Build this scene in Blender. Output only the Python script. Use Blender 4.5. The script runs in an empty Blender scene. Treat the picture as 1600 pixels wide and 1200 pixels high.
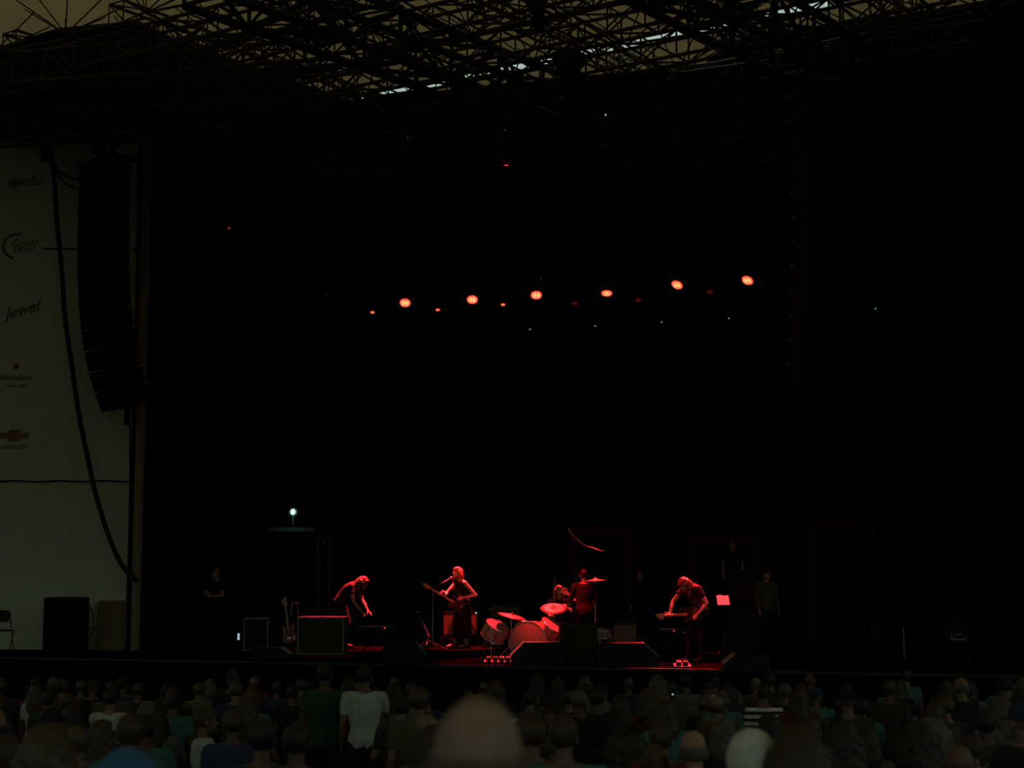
import bpy, bmesh, math, random
from mathutils import Vector, Matrix, noise
random.seed(7)
V = Vector
C = bpy.context.scene.collection
sc = bpy.context.scene
R = math.radians

# ------------------------------------------------------------------ camera
EYE = V((0, 0, 3.0)); PITCH = math.atan(285/2500)
cam_d = bpy.data.cameras.new('camera'); cam = bpy.data.objects.new('camera', cam_d); C.objects.link(cam)
cam.location = EYE; cam.rotation_euler = (math.pi/2 + PITCH, 0, 0)
cam_d.sensor_width = 36; cam_d.lens = 56.25; cam_d.clip_end = 300; cam_d.clip_start = .05
cam_d.dof.use_dof = True; cam_d.dof.focus_distance = 33; cam_d.dof.aperture_fstop = 2.6
sc.camera = cam
# ------------------------------------------------------------------ world: dusk sky, bright overhead, dim teal at the horizon
w = bpy.data.worlds.new('dusk_sky'); sc.world = w; w.use_nodes = True
nt = w.node_tree; nt.nodes.clear()
out = nt.nodes.new('ShaderNodeOutputWorld'); bg = nt.nodes.new('ShaderNodeBackground')
tc = nt.nodes.new('ShaderNodeTexCoord'); sx = nt.nodes.new('ShaderNodeSeparateXYZ'); rp = nt.nodes.new('ShaderNodeValToRGB')
nt.links.new(tc.outputs['Generated'], sx.inputs[0]); nt.links.new(sx.outputs['Z'], rp.inputs[0])
nt.links.new(rp.outputs[0], bg.inputs[0]); nt.links.new(bg.outputs[0], out.inputs[0])
e = rp.color_ramp.elements
e[0].position = 0.0; e[0].color = (.010, .014, .012, 1)
e[1].position = .30; e[1].color = (.38, .48, .42, 1)
for p, c in ((.02, (.017, .037, .038, 1)), (.16, (.021, .042, .043, 1)), (.24, (.38, .48, .42, 1))):
    x = e.new(p); x.color = c
bg.inputs[1].default_value = 1.0
sc.view_settings.view_transform = 'Standard'; sc.view_settings.look = 'None'
sc.view_settings.exposure = 0.0; sc.view_settings.gamma = 1.0; sc.view_settings.use_curve_mapping = False
sc.cycles.use_denoising = True
sc.cycles.max_bounces = 5; sc.cycles.diffuse_bounces = 3; sc.cycles.sample_clamp_indirect = 2.0

# ------------------------------------------------------------------ helpers
def ray(px, py):
    x = (px-800)/2500; y = (600-py)/2500
    return V((x, math.cos(PITCH) - y*math.sin(PITCH), math.sin(PITCH) + y*math.cos(PITCH)))
def on_z(px, py, z): d = ray(px, py); return EYE + d*((z-EYE.z)/d.z)
def on_y(px, py, Y): d = ray(px, py); return EYE + d*(Y/d.y)
DECK = 1.2
def ground_z(y): return .09*(14-y) if y < 14 else -.033*(y-14)

MATS = {}
def mat(name, col, rough=.7, metal=0., var=.15, scale=20., spec=.5, emit=None, strength=0., bump=0.):
    if name in MATS: return MATS[name]
    m = bpy.data.materials.new(name); m.use_nodes = True; n = m.node_tree; b = n.nodes['Principled BSDF']
    b.inputs['Roughness'].default_value = rough; b.inputs['Metallic'].default_value = metal
    b.inputs['Specular IOR Level'].default_value = spec
    t = n.nodes.new('ShaderNodeTexCoord'); no = n.nodes.new('ShaderNodeTexNoise'); no.inputs['Scale'].default_value = scale
    r = n.nodes.new('ShaderNodeValToRGB'); r.color_ramp.elements[0].position = .3; r.color_ramp.elements[1].position = .7
    r.color_ramp.elements[0].color = tuple(c*(1-var) for c in col) + (1,)
    r.color_ramp.elements[1].color = tuple(min(1, c*(1+var)) for c in col) + (1,)
    n.links.new(t.outputs['Object'], no.inputs['Vector']); n.links.new(no.outputs['Fac'], r.inputs[0])
    n.links.new(r.outputs[0], b.inputs['Base Color'])
    if bump:
        bu = n.nodes.new('ShaderNodeBump'); bu.inputs['Strength'].default_value = bump
        n.links.new(no.outputs['Fac'], bu.inputs['Height']); n.links.new(bu.outputs[0], b.inputs['Normal'])
    if emit:
        b.inputs['Emission Color'].default_value = emit + (1,); b.inputs['Emission Strength'].default_value = strength
    MATS[name] = m; return m

black = mat('black_paint', (.012, .012, .013), .6, spec=.3)
gloss = mat('black_lacquer', (.012, .012, .013), .3)
velour = mat('black_velour', (.006, .006, .007), 1, spec=0)
deckm = mat('stage_deck', (.003, .0028, .0028), 1, scale=3, spec=0)
steel = mat('dull_steel', (.085, .068, .052), .7, .1)
dsteel = mat('dark_steel', (.03, .026, .024), .7, .1)
chrome = mat('chrome', (.75, .75, .75), .25, 1, var=.02)
alu = mat('aluminium', (.24, .25, .24), .5, .4)
brass = mat('brass', (.16, .09, .035), .5, .4)
def glowy(name, col, f):
    m = mat(name, col, .5); n = m.node_tree; o = n.nodes['Material Output']; b = n.nodes['Principled BSDF']; mx = n.nodes.new('ShaderNodeMixShader'); mx.inputs[0].default_value = f
    t = n.nodes.new('ShaderNodeBsdfTranslucent'); t.inputs[0].default_value = col + (1,); n.links.new(b.outputs[0], mx.inputs[1]); n.links.new(t.outputs[0], mx.inputs[2]); n.links.new(mx.outputs[0], o.inputs[0]); return m
shell = glowy('pale_shell', (.62, .50, .42), .45)
headm = glowy('drum_skin', (.66, .55, .47), .5)
hang_grille = mat('hang_grille', (.010, .010, .010), .95, spec=.05)
grille = mat('grille_cloth', (.03, .025, .022), .95, scale=120, var=.5)
tweed = mat('tweed_grille', (.30, .25, .18), .95, scale=160, var=.45)
wood = mat('varnished_wood', (.28, .10, .04), .4, scale=8)
maple = mat('maple', (.5, .33, .16), .45, scale=10)
paper = mat('paper', (.8, .78, .74), .9, var=.03)
rubber = mat('rubber', (.02, .02, .02), .9)
skin = mat('skin', (.46, .28, .20), .55, scale=8, var=.08)
skin2 = mat('tan_skin', (.34, .19, .13), .6, scale=8, var=.08)
skin3 = mat('pale_skin', (.55, .38, .29), .55, scale=8, var=.08)

def nb(): return bmesh.new()
def axes(d):
    d = d.normalized(); a = V((0, 0, 1)) if abs(d.z) < .9 else V((1, 0, 0))
    u = d.cross(a).normalized(); return u, d.cross(u).normalized()
def loft(bm, rings, close=True):
    vs = [[bm.verts.new(p) for p in r] for r in rings]; n = len(rings[0])
    for a, b in zip(vs, vs[1:]):
        for i in range(n): bm.faces.new((a[i], a[(i+1) % n], b[(i+1) % n], b[i]))
    if close:
        bm.faces.new(vs[0][::-1]); bm.faces.new(vs[-1])
def ring(c, u, v, a, b, n): return [c + u*(a*math.cos(2*math.pi*i/n)) + v*(b*math.sin(2*math.pi*i/n)) for i in range(n)]
def cyl(bm, p0, p1, r0, r1=None, n=10):
    p0 = V(p0); p1 = V(p1); r1 = r0 if r1 is None else r1; u, v = axes(p1-p0)
    loft(bm, [ring(p0, u, v, r0, r0, n), ring(p1, u, v, r1, r1, n)])
def tube(bm, pts, r, n=8):
    pts = [V(p) for p in pts]; rr = r if isinstance(r, (list, tuple)) else [r]*len(pts); rings = []
    u = None
    for i, p in enumerate(pts):
        d = (pts[min(i+1, len(pts)-1)] - pts[max(i-1, 0)]).normalized()
        if u is None: u, _ = axes(d)
        u = (u - d*u.dot(d)).normalized(); v = d.cross(u)
        rings.append(ring(p, u, v, rr[i], rr[i], n))
    loft(bm, rings)
def ball(bm, c, r, m=None, n=12):
    r = r if isinstance(r, (list, tuple)) else (r, r, r); c = V(c)
    M = Matrix.Translation(c) @ (m.to_4x4() if m else Matrix()) @ Matrix.Diagonal((*r, 1))
    bmesh.ops.create_uvsphere(bm, u_segments=n, v_segments=max(6, n*2//3), radius=1, matrix=M)
def box(bm, c, s, m=None, bev=0.):
    M = Matrix.Translation(V(c)) @ (m.to_4x4() if m else Matrix()) @ Matrix.Diagonal((*s, 1))
    g = bmesh.ops.create_cube(bm, size=1, matrix=M)
    if bev:
        es = list({ed for v in g['verts'] for ed in v.link_edges})
        bmesh.ops.bevel(bm, geom=es, offset=bev, segments=2, affect='EDGES', profile=.6)
def prism(bm, pts, off):
    off = V(off); a = [bm.verts.new(V(p)) for p in pts]; b = [bm.verts.new(V(p)+off) for p in pts]; n = len(a)
    bm.faces.new(a[::-1]); bm.faces.new(b)
    for i in range(n): bm.faces.new((a[i], a[(i+1) % n], b[(i+1) % n], b[i]))
def mesh_of(bm, name='m', smooth=False):
    bmesh.ops.recalc_face_normals(bm, faces=bm.faces)
    me = bpy.data.meshes.new(name); bm.to_mesh(me); bm.free()
    if smooth: me.shade_smooth()
    return me
def put(name, me, m, parent=None, label=None, cat=None, group=None, kind=None, loc=None, rot=None):
    if isinstance(me, bmesh.types.BMesh): me = mesh_of(me, name)
    o = bpy.data.objects.new(name, me); C.objects.link(o)
    if m and not me.materials: me.materials.append(m)
    if parent: o.parent = parent
    if loc is not None: o.location = loc
    if rot is not None: o.rotation_euler = rot
    if label: o['label'] = label
    if cat: o['category'] = cat
    if group: o['group'] = group
    if kind: o['kind'] = kind
    return o
def thing(name, label, cat, loc=(0, 0, 0), rz=0., group=None, M=None):
    o = bpy.data.objects.new(name, None); C.objects.link(o); o.empty_display_size = .1
    if M is not None: o.matrix_world = M
    else: o.location = loc; o.rotation_euler = (0, 0, rz)
    o['label'] = label; o['category'] = cat
    if group: o['group'] = group
    return o
def fuse(bm, voxel, nz=0., freq=30., smooth=True):
    bmesh.ops.recalc_face_normals(bm, faces=bm.faces)
    me = bpy.data.meshes.new('t'); bm.to_mesh(me); bm.free()
    o = bpy.data.objects.new('t', me); C.objects.link(o)
    md = o.modifiers.new('r', 'REMESH'); md.mode = 'VOXEL'; md.voxel_size = voxel
    if smooth:
        s = o.modifiers.new('s', 'SMOOTH'); s.factor = .5; s.iterations = 2
    dg = bpy.context.evaluated_depsgraph_get(); r = bpy.data.meshes.new_from_object(o.evaluated_get(dg))
    bpy.data.objects.remove(o); bpy.data.meshes.remove(me)
    if nz:
        for v in r.vertices:
            v.co += v.normal*(nz*noise.noise(v.co*freq) + nz*.6*noise.noise(v.co*freq*2.3))
    r.shade_smooth(); return r
def ordinal(i): return ['first', 'second', 'third', 'fourth', 'fifth', 'sixth', 'seventh', 'eighth', 'ninth', 'tenth', 'eleventh', 'twelfth', 'thirteenth', 'fourteenth', 'fifteenth', 'sixteenth', 'seventeenth', 'eighteenth', 'nineteenth', 'twentieth'][i]

# ================================================================== STRUCTURE
bm = nb()   # raked floor of the auditorium
ys = [-14, 0, 4, 9, 14, 20, 27, 45]
for a, b in zip(ys, ys[1:]):
    q = [bm.verts.new((x, y, ground_z(y))) for x, y in ((-26, a), (26, a), (26, b), (-26, b))]; bm.faces.new(q)
bmesh.ops.remove_doubles(bm, verts=bm.verts, dist=.001)
put('floor', bm, mat('concrete', (.06, .055, .05), .9, scale=2), kind='structure')

lipL = on_z(460, 1034, DECK); lipR = on_z(1070, 1045, DECK); ld = (lipR-lipL).normalized(); lb = V((-ld.y, ld.x, 0))
L0 = lipL - ld*14; L1 = lipL + ld*22
bm = nb(); prism(bm, [L0, L1, L1+lb*22, L0+lb*22], (0, 0, -1.75))
put('stage_floor', bm, deckm, kind='structure')
bm = nb(); prism(bm, [L0-lb*.03, L1-lb*.03, L1+lb*.02, L0+lb*.02], (0, 0, -.05))
put('trim_1', bm, mat('lip_edging', (.03, .028, .028), .6), kind='structure')

def drape(a, b, z0, z1, amp=.12, wave=.35):
    a = V(a); b = V(b); d = b-a; L = d.length; d.normalize(); nrm = V((-d.y, d.x, 0)); n = int(L/wave*6)
    bm = nb(); rows = []
    for z in (z0, z1):
        rows.append([bm.verts.new(a + d*(L*i/n) + nrm*(amp*math.sin(i*math.pi/3)*(1+.3*math.sin(i*.37))) + V((0, 0, z-a.z))) for i in range(n+1)])
    for i in range(n): bm.faces.new((rows[0][i], rows[0][i+1], rows[1][i+1], rows[1][i]))
    me = mesh_of(bm, 'drape', True); return me
bk0 = lipL - ld*9 + lb*13.5; bk1 = lipL + ld*24 + lb*13.5
put('wall_back', drape(bk0, bk1, DECK, 13.2), velour, kind='structure')
put('wall_right', drape(bk1 - lb*14, bk1, DECK, 13.2), velour, kind='structure')

# left wing wall: pale scrim panel with seams and sponsor marks
WY = 35.3
wallm = mat('pale_scrim', (.68, .72, .64), .95, scale=1.5, var=.06, spec=.1)
rt = on_y(205, 640, WY); wx1 = rt.x; wx0 = -19.; wtop = on_y(100, 222, WY).z
bm = nb(); box(bm, ((wx0+wx1)/2, WY+.05, (DECK+wtop)/2), (wx1-wx0, .1, wtop-DECK))
wl = put('wall_left', bm, wallm, kind='structure')
for i, (py, x0, x1) in enumerate(((752, -19, wx1), (389, on_y(68, 389, WY).x, wx1))):
    z = on_y(100, py, WY).z; bm = nb()
    n = 40; pts = [(x0+(x1-x0)*k/n, WY-.012, z + .012*math.sin(k*1.7)) for k in range(n+1)]
    tube(bm, pts, .022, 6); put('seam', bm, mat('seam_stitch', (.06, .06, .05), .9), wl, label='dark stitched horizontal seam')
side = bk0 + V((0, 0, 0))
put('wall_left', drape((wx1-.6, WY+.35, DECK), bk0 + ld*.4, DECK, 13.2), velour, kind='structure')

def letters(txt, px, py, size, m, shear=0., parent=wl, rot=0., label=None):
    cu = bpy.data.curves.new('lettering', 'FONT'); cu.body = txt; cu.size = size; cu.extrude = .004; cu.shear = shear; cu.align_x = 'CENTER'; cu.align_y = 'CENTER'
    t = bpy.data.objects.new('t', cu); C.objects.link(t); dg = bpy.context.evaluated_depsgraph_get()
    me = bpy.data.meshes.new_from_object(t.evaluated_get(dg)); bpy.data.objects.remove(t)
    p = on_y(px, py, WY); o = put('lettering', me, m, parent, label=label); o.location = (p.x, WY-.008, p.z)
    o.rotation_euler = (math.pi/2, -rot, 0); return o
ink = mat('dark_ink', (.17, .17, .155), .9); redink = mat('maroon_ink', (.22, .10, .09), .9); greenink = mat('green_ink', (.08, .22, .11), .9)
tealink = mat('teal_ink', (.10, .20, .19), .9); goldink = mat('gold_ink', (.32, .19, .08), .9); starink = mat('red_ink', (.28, .02, .02), .9)
def arc_mark(px, py, r, a0, a1, wd, m, sx=1., name='emblem'):
    p = on_y(px, py, WY); bm = nb(); n = 22; prev = None
    for i in range(n+1):
        a = R(a0+(a1-a0)*i/n); o_ = V((p.x+sx*(r+wd)*math.cos(a), WY-.008, p.z+(r+wd)*math.sin(a))); i_ = V((p.x+sx*r*math.cos(a), WY-.008, p.z+r*math.sin(a)))
        cur = (bm.verts.new(o_), bm.verts.new(i_))
        if prev: bm.faces.new((prev[0], prev[1], cur[1], cur[0]))
        prev = cur
    return put(name, bm, m, wl)
arc_mark(22, 286, .09, 0, 360, .035, ink)
for k in (-1, 0, 1): arc_mark(22, 286+k*3, .0, 0, 360, .05-.02*abs(k), ink, 1.3)
letters('at&t', 49, 283, .30, ink)
arc_mark(28, 385, .26, 75, 255, .05, tealink, 1.15)
letters('Coors', 39, 379, .24, tealink, .3, rot=R(5)); letters('LIGHT', 38, 390, .18, tealink, .3, rot=R(5))
letters('Jewel', 33, 485, .36, redink, .45, rot=R(14))
bm = nb(); p = on_y(26, 572, WY); pts = []
for k in range(10):
    a = math.pi/2 + k*math.pi/5; r = .1 if k % 2 == 0 else .04; pts.append((p.x+r*math.cos(a), WY-.004, p.z+r*math.sin(a)))
prism(bm, pts, (0, -.006, 0)); put('emblem', bm, starink, wl, label='small red five-pointed star')
letters('Heineken', 25, 590, .19, greenink); letters('LIGHT BEER', 27, 603, .09, ink)
bm = nb(); p = on_y(22, 680, WY)
prism(bm, [(p.x+a, WY-.004, p.z+b) for a, b in ((-.34, -.07), (-.30, .05), (-.13, .05), (-.11, .12), (.15, .12), (.13, .05), (.34, .05), (.30, -.07), (.13, -.07), (.11, -.14), (-.15, -.14), (-.13, -.07))], (0, -.006, 0))
put('emblem', bm, goldink, wl, label='gold cross-shaped mark with slanted ends')
letters('CHEVROLET', 21, 699, .12, ink)

# pale column beside the wall, and the black legs
c0 = on_y(210, 900, WY-.15); bm = nb()
cyl(bm, (c0.x+.06, WY-.2, DECK), (c0.x+.06, WY-.2, 12.6), .1, n=14)
put('trim_2', bm, mat('column_grey', (.30, .26, .21), .8), kind='structure')

# fabric roof, with the skylight slit
ROOF = 13.6
s0 = on_z(555, 150, ROOF); s1 = on_z(1250, 6, ROOF); ra = (s1-s0); ra.z = 0; sl = ra.length; ra.normalize(); rb = V((-ra.y, ra.x, 0))
def RF(a, b, z=ROOF): p = s0 + ra*a + rb*b; return V((p.x, p.y, z))
fab = bpy.data.materials.new('tan_roof_fabric'); fab.use_nodes = True; n = fab.node_tree; n.nodes.clear()
o_ = n.nodes.new('ShaderNodeOutputMaterial'); mx = n.nodes.new('ShaderNodeMixShader'); mx.inputs[0].default_value = .5
df = n.nodes.new('ShaderNodeBsdfDiffuse'); tr = n.nodes.new('ShaderNodeBsdfTranslucent'); df.inputs[0].default_value = (.35, .31, .2, 1)
t_ = n.nodes.new('ShaderNodeTexCoord'); no = n.nodes.new('ShaderNodeTexNoise'); no.inputs['Scale'].default_value = .6
r_ = n.nodes.new('ShaderNodeValToRGB'); r_.color_ramp.elements[0].color = (.21, .138, .056, 1); r_.color_ramp.elements[1].color = (.30, .205, .09, 1)
n.links.new(t_.outputs['Object'], no.inputs[0]); n.links.new(no.outputs[0], r_.inputs[0]); n.links.new(r_.outputs[0], tr.inputs[0])
n.links.new(df.outputs[0], mx.inputs[1]); n.links.new(tr.outputs[0], mx.inputs[2]); n.links.new(mx.outputs[0], o_.inputs[0])
GAP = .62
bm = nb()
for a0, a1, b0, b1 in ((-30, 40, -45, 0), (-30, 0, 0, GAP), (sl+.5, 40, 0, GAP), (-30, 40, GAP, 10)):
    nseg = max(1, int((a1-a0)/2.5)); 
    for k in range(nseg):
        x0 = a0+(a1-a0)*k/nseg; x1 = a0+(a1-a0)*(k+1)/nseg
        bm.faces.new([bm.verts.new(RF(*q)) for q in ((x0, b0), (x1, b0), (x1, b1), (x0, b1))])
bmesh.ops.remove_doubles(bm, verts=bm.verts, dist=.001)
put('ceiling', bm, fab, kind='structure')
# black sheets added where the fabric roof fades dark, then the stage ceiling
def dark_sheet(pts, z, name='ceiling'):
    bm = nb(); prism(bm, [on_z(x, y, z) for x, y in pts], (0, 0, .08)); return put(name, bm, black, kind='structure')
dark_sheet([(-500, 108), (0, 78), (90, 50), (215, 38), (300, 78), (420, 118), (560, 165), (760, 150), (760, 330), (-500, 330)], 13.35)
dark_sheet([(1105, 95), (1180, 60), (1330, 42), (1700, -20), (2200, -90), (2300, 200), (1105, 200)], 13.3)
hd0 = on_y(180, 205, 37.0); hd1 = on_y(1700, 55, 27.0)
hz = 12.8; hd0 = on_z(250, 200, hz); hd1 = on_z(1240, 100, hz); hdd = (hd1-hd0); hl = hdd.length; hdd.normalize(); hb = V((-hdd.y, hdd.x, 0))
h0 = hd0 - hdd*2.2; h1 = hd1 + hdd*12
me = drape(h0, h1, 11.6, hz+.02, .06, .3); put('header_curtain', me, velour, kind='structure')
bm = nb(); prism(bm, [h0+V((0,0,.1)), h1+V((0,0,.1)), h1+hb*22+V((0,0,.1)), h0-hdd*10+hb*22+V((0,0,.1)), h0-hdd*10+hb*4+V((0,0,.1))], (0, 0, .1)); put('ceiling', bm, black, kind='structure')

# ================================================================== TRUSSES
def truss_mesh(L, s, r, bay):
    ch = nb(); cyl(ch, (0, 0, 0), (L, 0, 0), r, n=6); chord = mesh_of(ch, 'chord')
    bm = nb(); n = max(1, int(L/bay)); h = s/2; cs = [(-h, -h), (h, -h), (h, h), (-h, h)]
    for k in range(n):
        x0 = k*L/n; x1 = (k+1)*L/n
        for i in range(4):
            a = cs[i]; b = cs[(i+1) % 4]
            cyl(bm, (x0, *a), (x0, *b), r*.6, n=4)
            if (k+i) % 2: a, b = b, a
            cyl(bm, (x0, *a), (x1, *b), r*.6, n=4)
    return chord, mesh_of(bm, 'web'), h
def frame_mat(p0, p1):
    x = (V(p1)-V(p0)).normalized(); z = V((0, 0, 1)); y = z.cross(x)
    y = V((0, 1, 0)) if y.length < .01 else y.normalized(); z = x.cross(y)
    M = Matrix((x, y, z)).transposed().to_4x4(); M.translation = V(p0); return M
TC = {}
def truss(p0, p1, label, s=.5, r=.035, bay=.55, m=None, group='roof trusses', name='box_truss'):
    L = round((V(p1)-V(p0)).length, 2); key = (L, s, r, bay)
    if key not in TC: TC[key] = truss_mesh(L, s, r, bay)
    chord, web, h = TC[key]; m = m or steel
    t = thing(name, label, 'truss', M=frame_mat(p0, p1), group=group)
    for a, b in ((-h, -h), (h, -h), (h, h), (-h, h)): put('chord', chord, m, t, loc=(0, a, b))
    put('web', web, m, t); return t
# long trusses along the slit and cross trusses
for i, b in enumerate((-7.0, -4.9, -3.1, -1.3, .9, 2.4)):
    truss(RF(-13, b, 12.75), RF(15.5 - .4*i, b, 12.75), f'long tan-lit box truss under the roof, {ordinal(i)} from the audience side', .5, .036, .75)
for i in range(8):
    a = -8.5 + i*3.0
    truss(RF(a, -7.6, 13.2), RF(a+.4, 3.6, 13.2), f'cross box truss below the roof fabric, {ordinal(i)} from the left', .4, .03, .65, group='cross roof trusses')
for i, a in enumerate((4.6, 10.4, 15.6)):
    truss(RF(a, -9.5, 12.5), RF(a+1.2, 4.5, 12.5), f'heavy main girder crossing the tan roof, {ordinal(i)} from the left', .9, .075, 1.3, group='heavy roof girders', m=dsteel)
# diagonal-fan space frame under the fabric (fixed building frame)
bm = nb()
for i in range(14):
    for j in range(6):
        c = RF(-13+i*2.1, -8+j*2.1, 12.85)
        for k in range(8):
            a = k*math.pi/4+.3; q = V((c.x+1.05*math.cos(a), c.y+1.05*math.sin(a), 13.5)); cyl(bm, c, q, .016, n=3)
        if i < 13: cyl(bm, c, RF(-13+(i+1)*2.1, -8+j*2.1, 12.75), .028, n=4)
        if j < 5: cyl(bm, c, RF(-13+i*2.1, -8+(j+1)*2.1, 12.75), .028, n=4)
put('ceiling_frame', bm, steel, kind='structure')
# left-hand upper lattice, dim
for i, (x, y, z, x2, y2) in enumerate(((-60, 120, 12.6, 520, 75), (-60, 168, 12.4, 560, 130), (-60, 205, 12.1, 420, 175))):
    truss(on_z(x, y, z), on_z(x2, y2, z), f'dim box truss in the upper left corner, {ordinal(i)} from the top', .6, .04, .6, group='upper left trusses')
# dark front truss lattice under the header, in front of the black border
for i, (x0, y0, x1, y1, z) in enumerate(((500, 246, 1236, 178, 11.1), (500, 215, 1236, 140, 11.6), (500, 262, 1236, 236, 10.6))):
    truss(on_z(x0, y0, z)-hb*.3, on_z(x1, y1, z)-hb*.3, f'dark lighting truss above the stage front, {["middle", "top", "lowest"][i]} of three', .45, .03, .55, m=dsteel, group='front lighting trusses')

# hoists hanging from roof frame
def hoist(px, py0, py1, Y, label, wpx=26):
    a = on_y(px, py0, Y); b = on_y(px, py1, Y); h = a.z-b.z; wd = wpx*Y/2500
    t = thing('chain_hoist', label, 'hoist', (a.x, Y, b.z), group='chain hoists')
    bm = nb(); box(bm, (0, 0, h*.72), (wd, wd*.7, h*.42), bev=.02); cyl(bm, (-wd*.65, 0, h*.74), (wd*.65, 0, h*.74), wd*.28, n=12); put('motor', bm, black, t)
    bm = nb(); loft(bm, [ring(V((wd*.15, 0, 0)), V((1,0,0)), V((0,1,0)), wd*.3, wd*.3, 10), ring(V((wd*.15, 0, h*.3)), V((1,0,0)), V((0,1,0)), wd*.42, wd*.42, 10), ring(V((wd*.15, 0, h*.52)), V((1,0,0)), V((0,1,0)), wd*.36, wd*.36, 10)]); put('chain_bag', bm, velour, t)
    bm = nb(); cyl(bm, (0, 0, h*.9), (0, 0, max(h+.1, 13.3-b.z)), .02, n=6); put('chain', bm, dsteel, t)
hoist(62, 108, 152, 34.2, 'black chain hoist hanging at far upper left', 30)
hoist(295, 70, 122, 33, 'black chain hoist under the left roof trusses', 30)
hoist(70, 205, 252, 34.3, 'black chain hoist above the sagging cable', 24)
hoist(838, -12, 46, 26.5, 'black chain hoist hanging at the top centre of the roof', 26)
hoist(888, 72, 150, 29.5, 'black chain hoist above the front lighting trusses, centre', 40)
hoist(1262, 60, 140, 28, 'black chain hoist above the right speaker hang', 36)
hoist(1318, 58, 130, 27.6, 'black chain hoist right of the right speaker hang', 30)

# ================================================================== LIGHT FIXTURES
def lens_mat(name, r, st):
    m = mat(name, (.2, .02, .01), .4, emit=(1, .1, .04), strength=st); n = m.node_tree; b = n.nodes['Principled BSDF']
    t = n.nodes.new('ShaderNodeTexCoord'); l = n.nodes.new('ShaderNodeVectorMath'); l.operation = 'LENGTH'; d = n.nodes.new('ShaderNodeMath'); d.operation = 'DIVIDE'; d.inputs[1].default_value = r
    q = n.nodes.new('ShaderNodeValToRGB'); q.color_ramp.elements[0].color = (1, .24, .08, 1); q.color_ramp.elements[1].color = (.5, .012, .006, 1); x = q.color_ramp.elements.new(.65); x.color = (1, .09, .035, 1)
    n.links.new(t.outputs['Object'], l.inputs[0]); n.links.new(l.outputs['Value'], d.inputs[0]); n.links.new(d.outputs[0], q.inputs[0]); n.links.new(q.outputs[0], b.inputs['Emission Color']); return m
redlens = lens_mat('red_lens', .128, 4.2); medlens = lens_mat('small_red_lens', .056, 2.0)
dimlens = mat('dim_red_lens', (.2, .02, .01), .4, emit=(1, .06, .03), strength=.06)
darklens = mat('unlit_lens', (.03, .03, .035), .2)
greenled = mat('green_led', (.1, .5, .2), .4, emit=(.4, 1, .5), strength=.45)
redled = mat('red_led', (.5, .1, .1), .4, emit=(1, .05, .05), strength=1.2)
whiteled = mat('white_led', (.8, .8, .7), .4, emit=(1, .95, .75), strength=.35)
def fixture(p, label, tilt, roll, r, lens, group, led=None, power=0., line=None, aim=None, beam=28., name='moving_head_lamp'):
    t = thing(name, label, 'stage lamp', p, 0, group)
    s = r/.13
    d = V((math.sin(R(roll)), -math.cos(R(tilt)), -math.sin(R(tilt)))).normalized()
    u, v = axes(d)
    bm = nb(); loft(bm, [ring(V(d)*k*s, u, v, q*s, q*s, 18) for k, q in ((-.30, .07), (-.26, .105), (-.1, .12), (-.012, .142), (.0, .142))]); put('head', bm, black, t)
    bm = nb(); cells = nb()
    loft(bm, [ring(V(d)*(.001*s), u, v, .125*s, .125*s, 20), ring(V(d)*(.012*s), u, v, .12*s, .12*s, 20)]); put('lens', bm, lens, t)
    bm = nb(); cyl(bm, V(d)*(.013*s)-v*.12*s, V(d)*(.013*s)+v*.12*s, .008*s, n=6); put('lens_bar', bm, black, t)
    bm = nb()
    for sg in (-1, 1):
        box(bm, (sg*.18*s, 0, .10*s), (.03*s, .10*s, .34*s), bev=.008); cyl(bm, (sg*.12*s, 0, 0), (sg*.19*s, 0, 0), .03*s, n=10)
    box(bm, (0, 0, .27*s), (.39*s, .12*s, .03*s)); put('yoke', bm, black, t)
    bm = nb(); box(bm, (0, 0, .35*s), (.36*s, .26*s, .13*s), bev=.015); bs = put('base', bm, black, t)
    bm = nb()
    if line:
        a_, b_ = line; dd = b_-a_; k_ = max(0, min(1, (V(p)-a_).dot(dd)/dd.dot(dd))); q_ = a_+dd*k_-V(p); tube(bm, [(0, 0, .40*s), (q_.x, q_.y, q_.z), (q_.x, q_.y, q_.z+.2)], .022, 6); box(bm, (q_.x, q_.y, q_.z-.17), (.46, .46, .03))
    else: cyl(bm, (0, 0, .41*s), (0, 0, .52*s), .025, n=8)
    put('clamp', bm, dsteel, t)
    if led:
        bm = nb(); ball(bm, (led[1]*s, -.14*s, .35*s), .017); put('indicator', bm, led[0], t)
    if power:
        L = bpy.data.lights.new('lamp_beam', 'SPOT'); L.energy = power; L.color = (1, .02, .03); L.spot_size = R(beam); L.spot_blend = .5; L.shadow_soft_size = .12
        lo = bpy.data.objects.new('lamp_beam', L); C.objects.link(lo); lo.parent = t; lo.location = d*(.10*s)
        dd = (V(aim) - V(p)); lo.rotation_euler = dd.to_track_quat('-Z', 'Y').to_euler()
    return t
LZ = 9.3
bigs = [(633, 473, 48, 0), (738, 468, 50, 0), (838, 461, 52, 0), (948, 458, 68, -2), (1058, 445, 58, -24), (1168, 438, 56, -26)]
def stage(px, py=1020): return on_z(px, py, DECK)
aims = [on_z(540, 1012, DECK)+V((.2, 0, 1.1)), on_z(722, 1012, DECK)+V((0, 0, 1.2)), on_y(800, 975, 31.5), on_y(876, 928, 32.8), on_z(1131, 1020, DECK)+V((0, 0, .95)), on_y(1085, 950, 30.1)]
pw = [50000, 70000, 24000, 30000, 13000, 50000]
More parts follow.
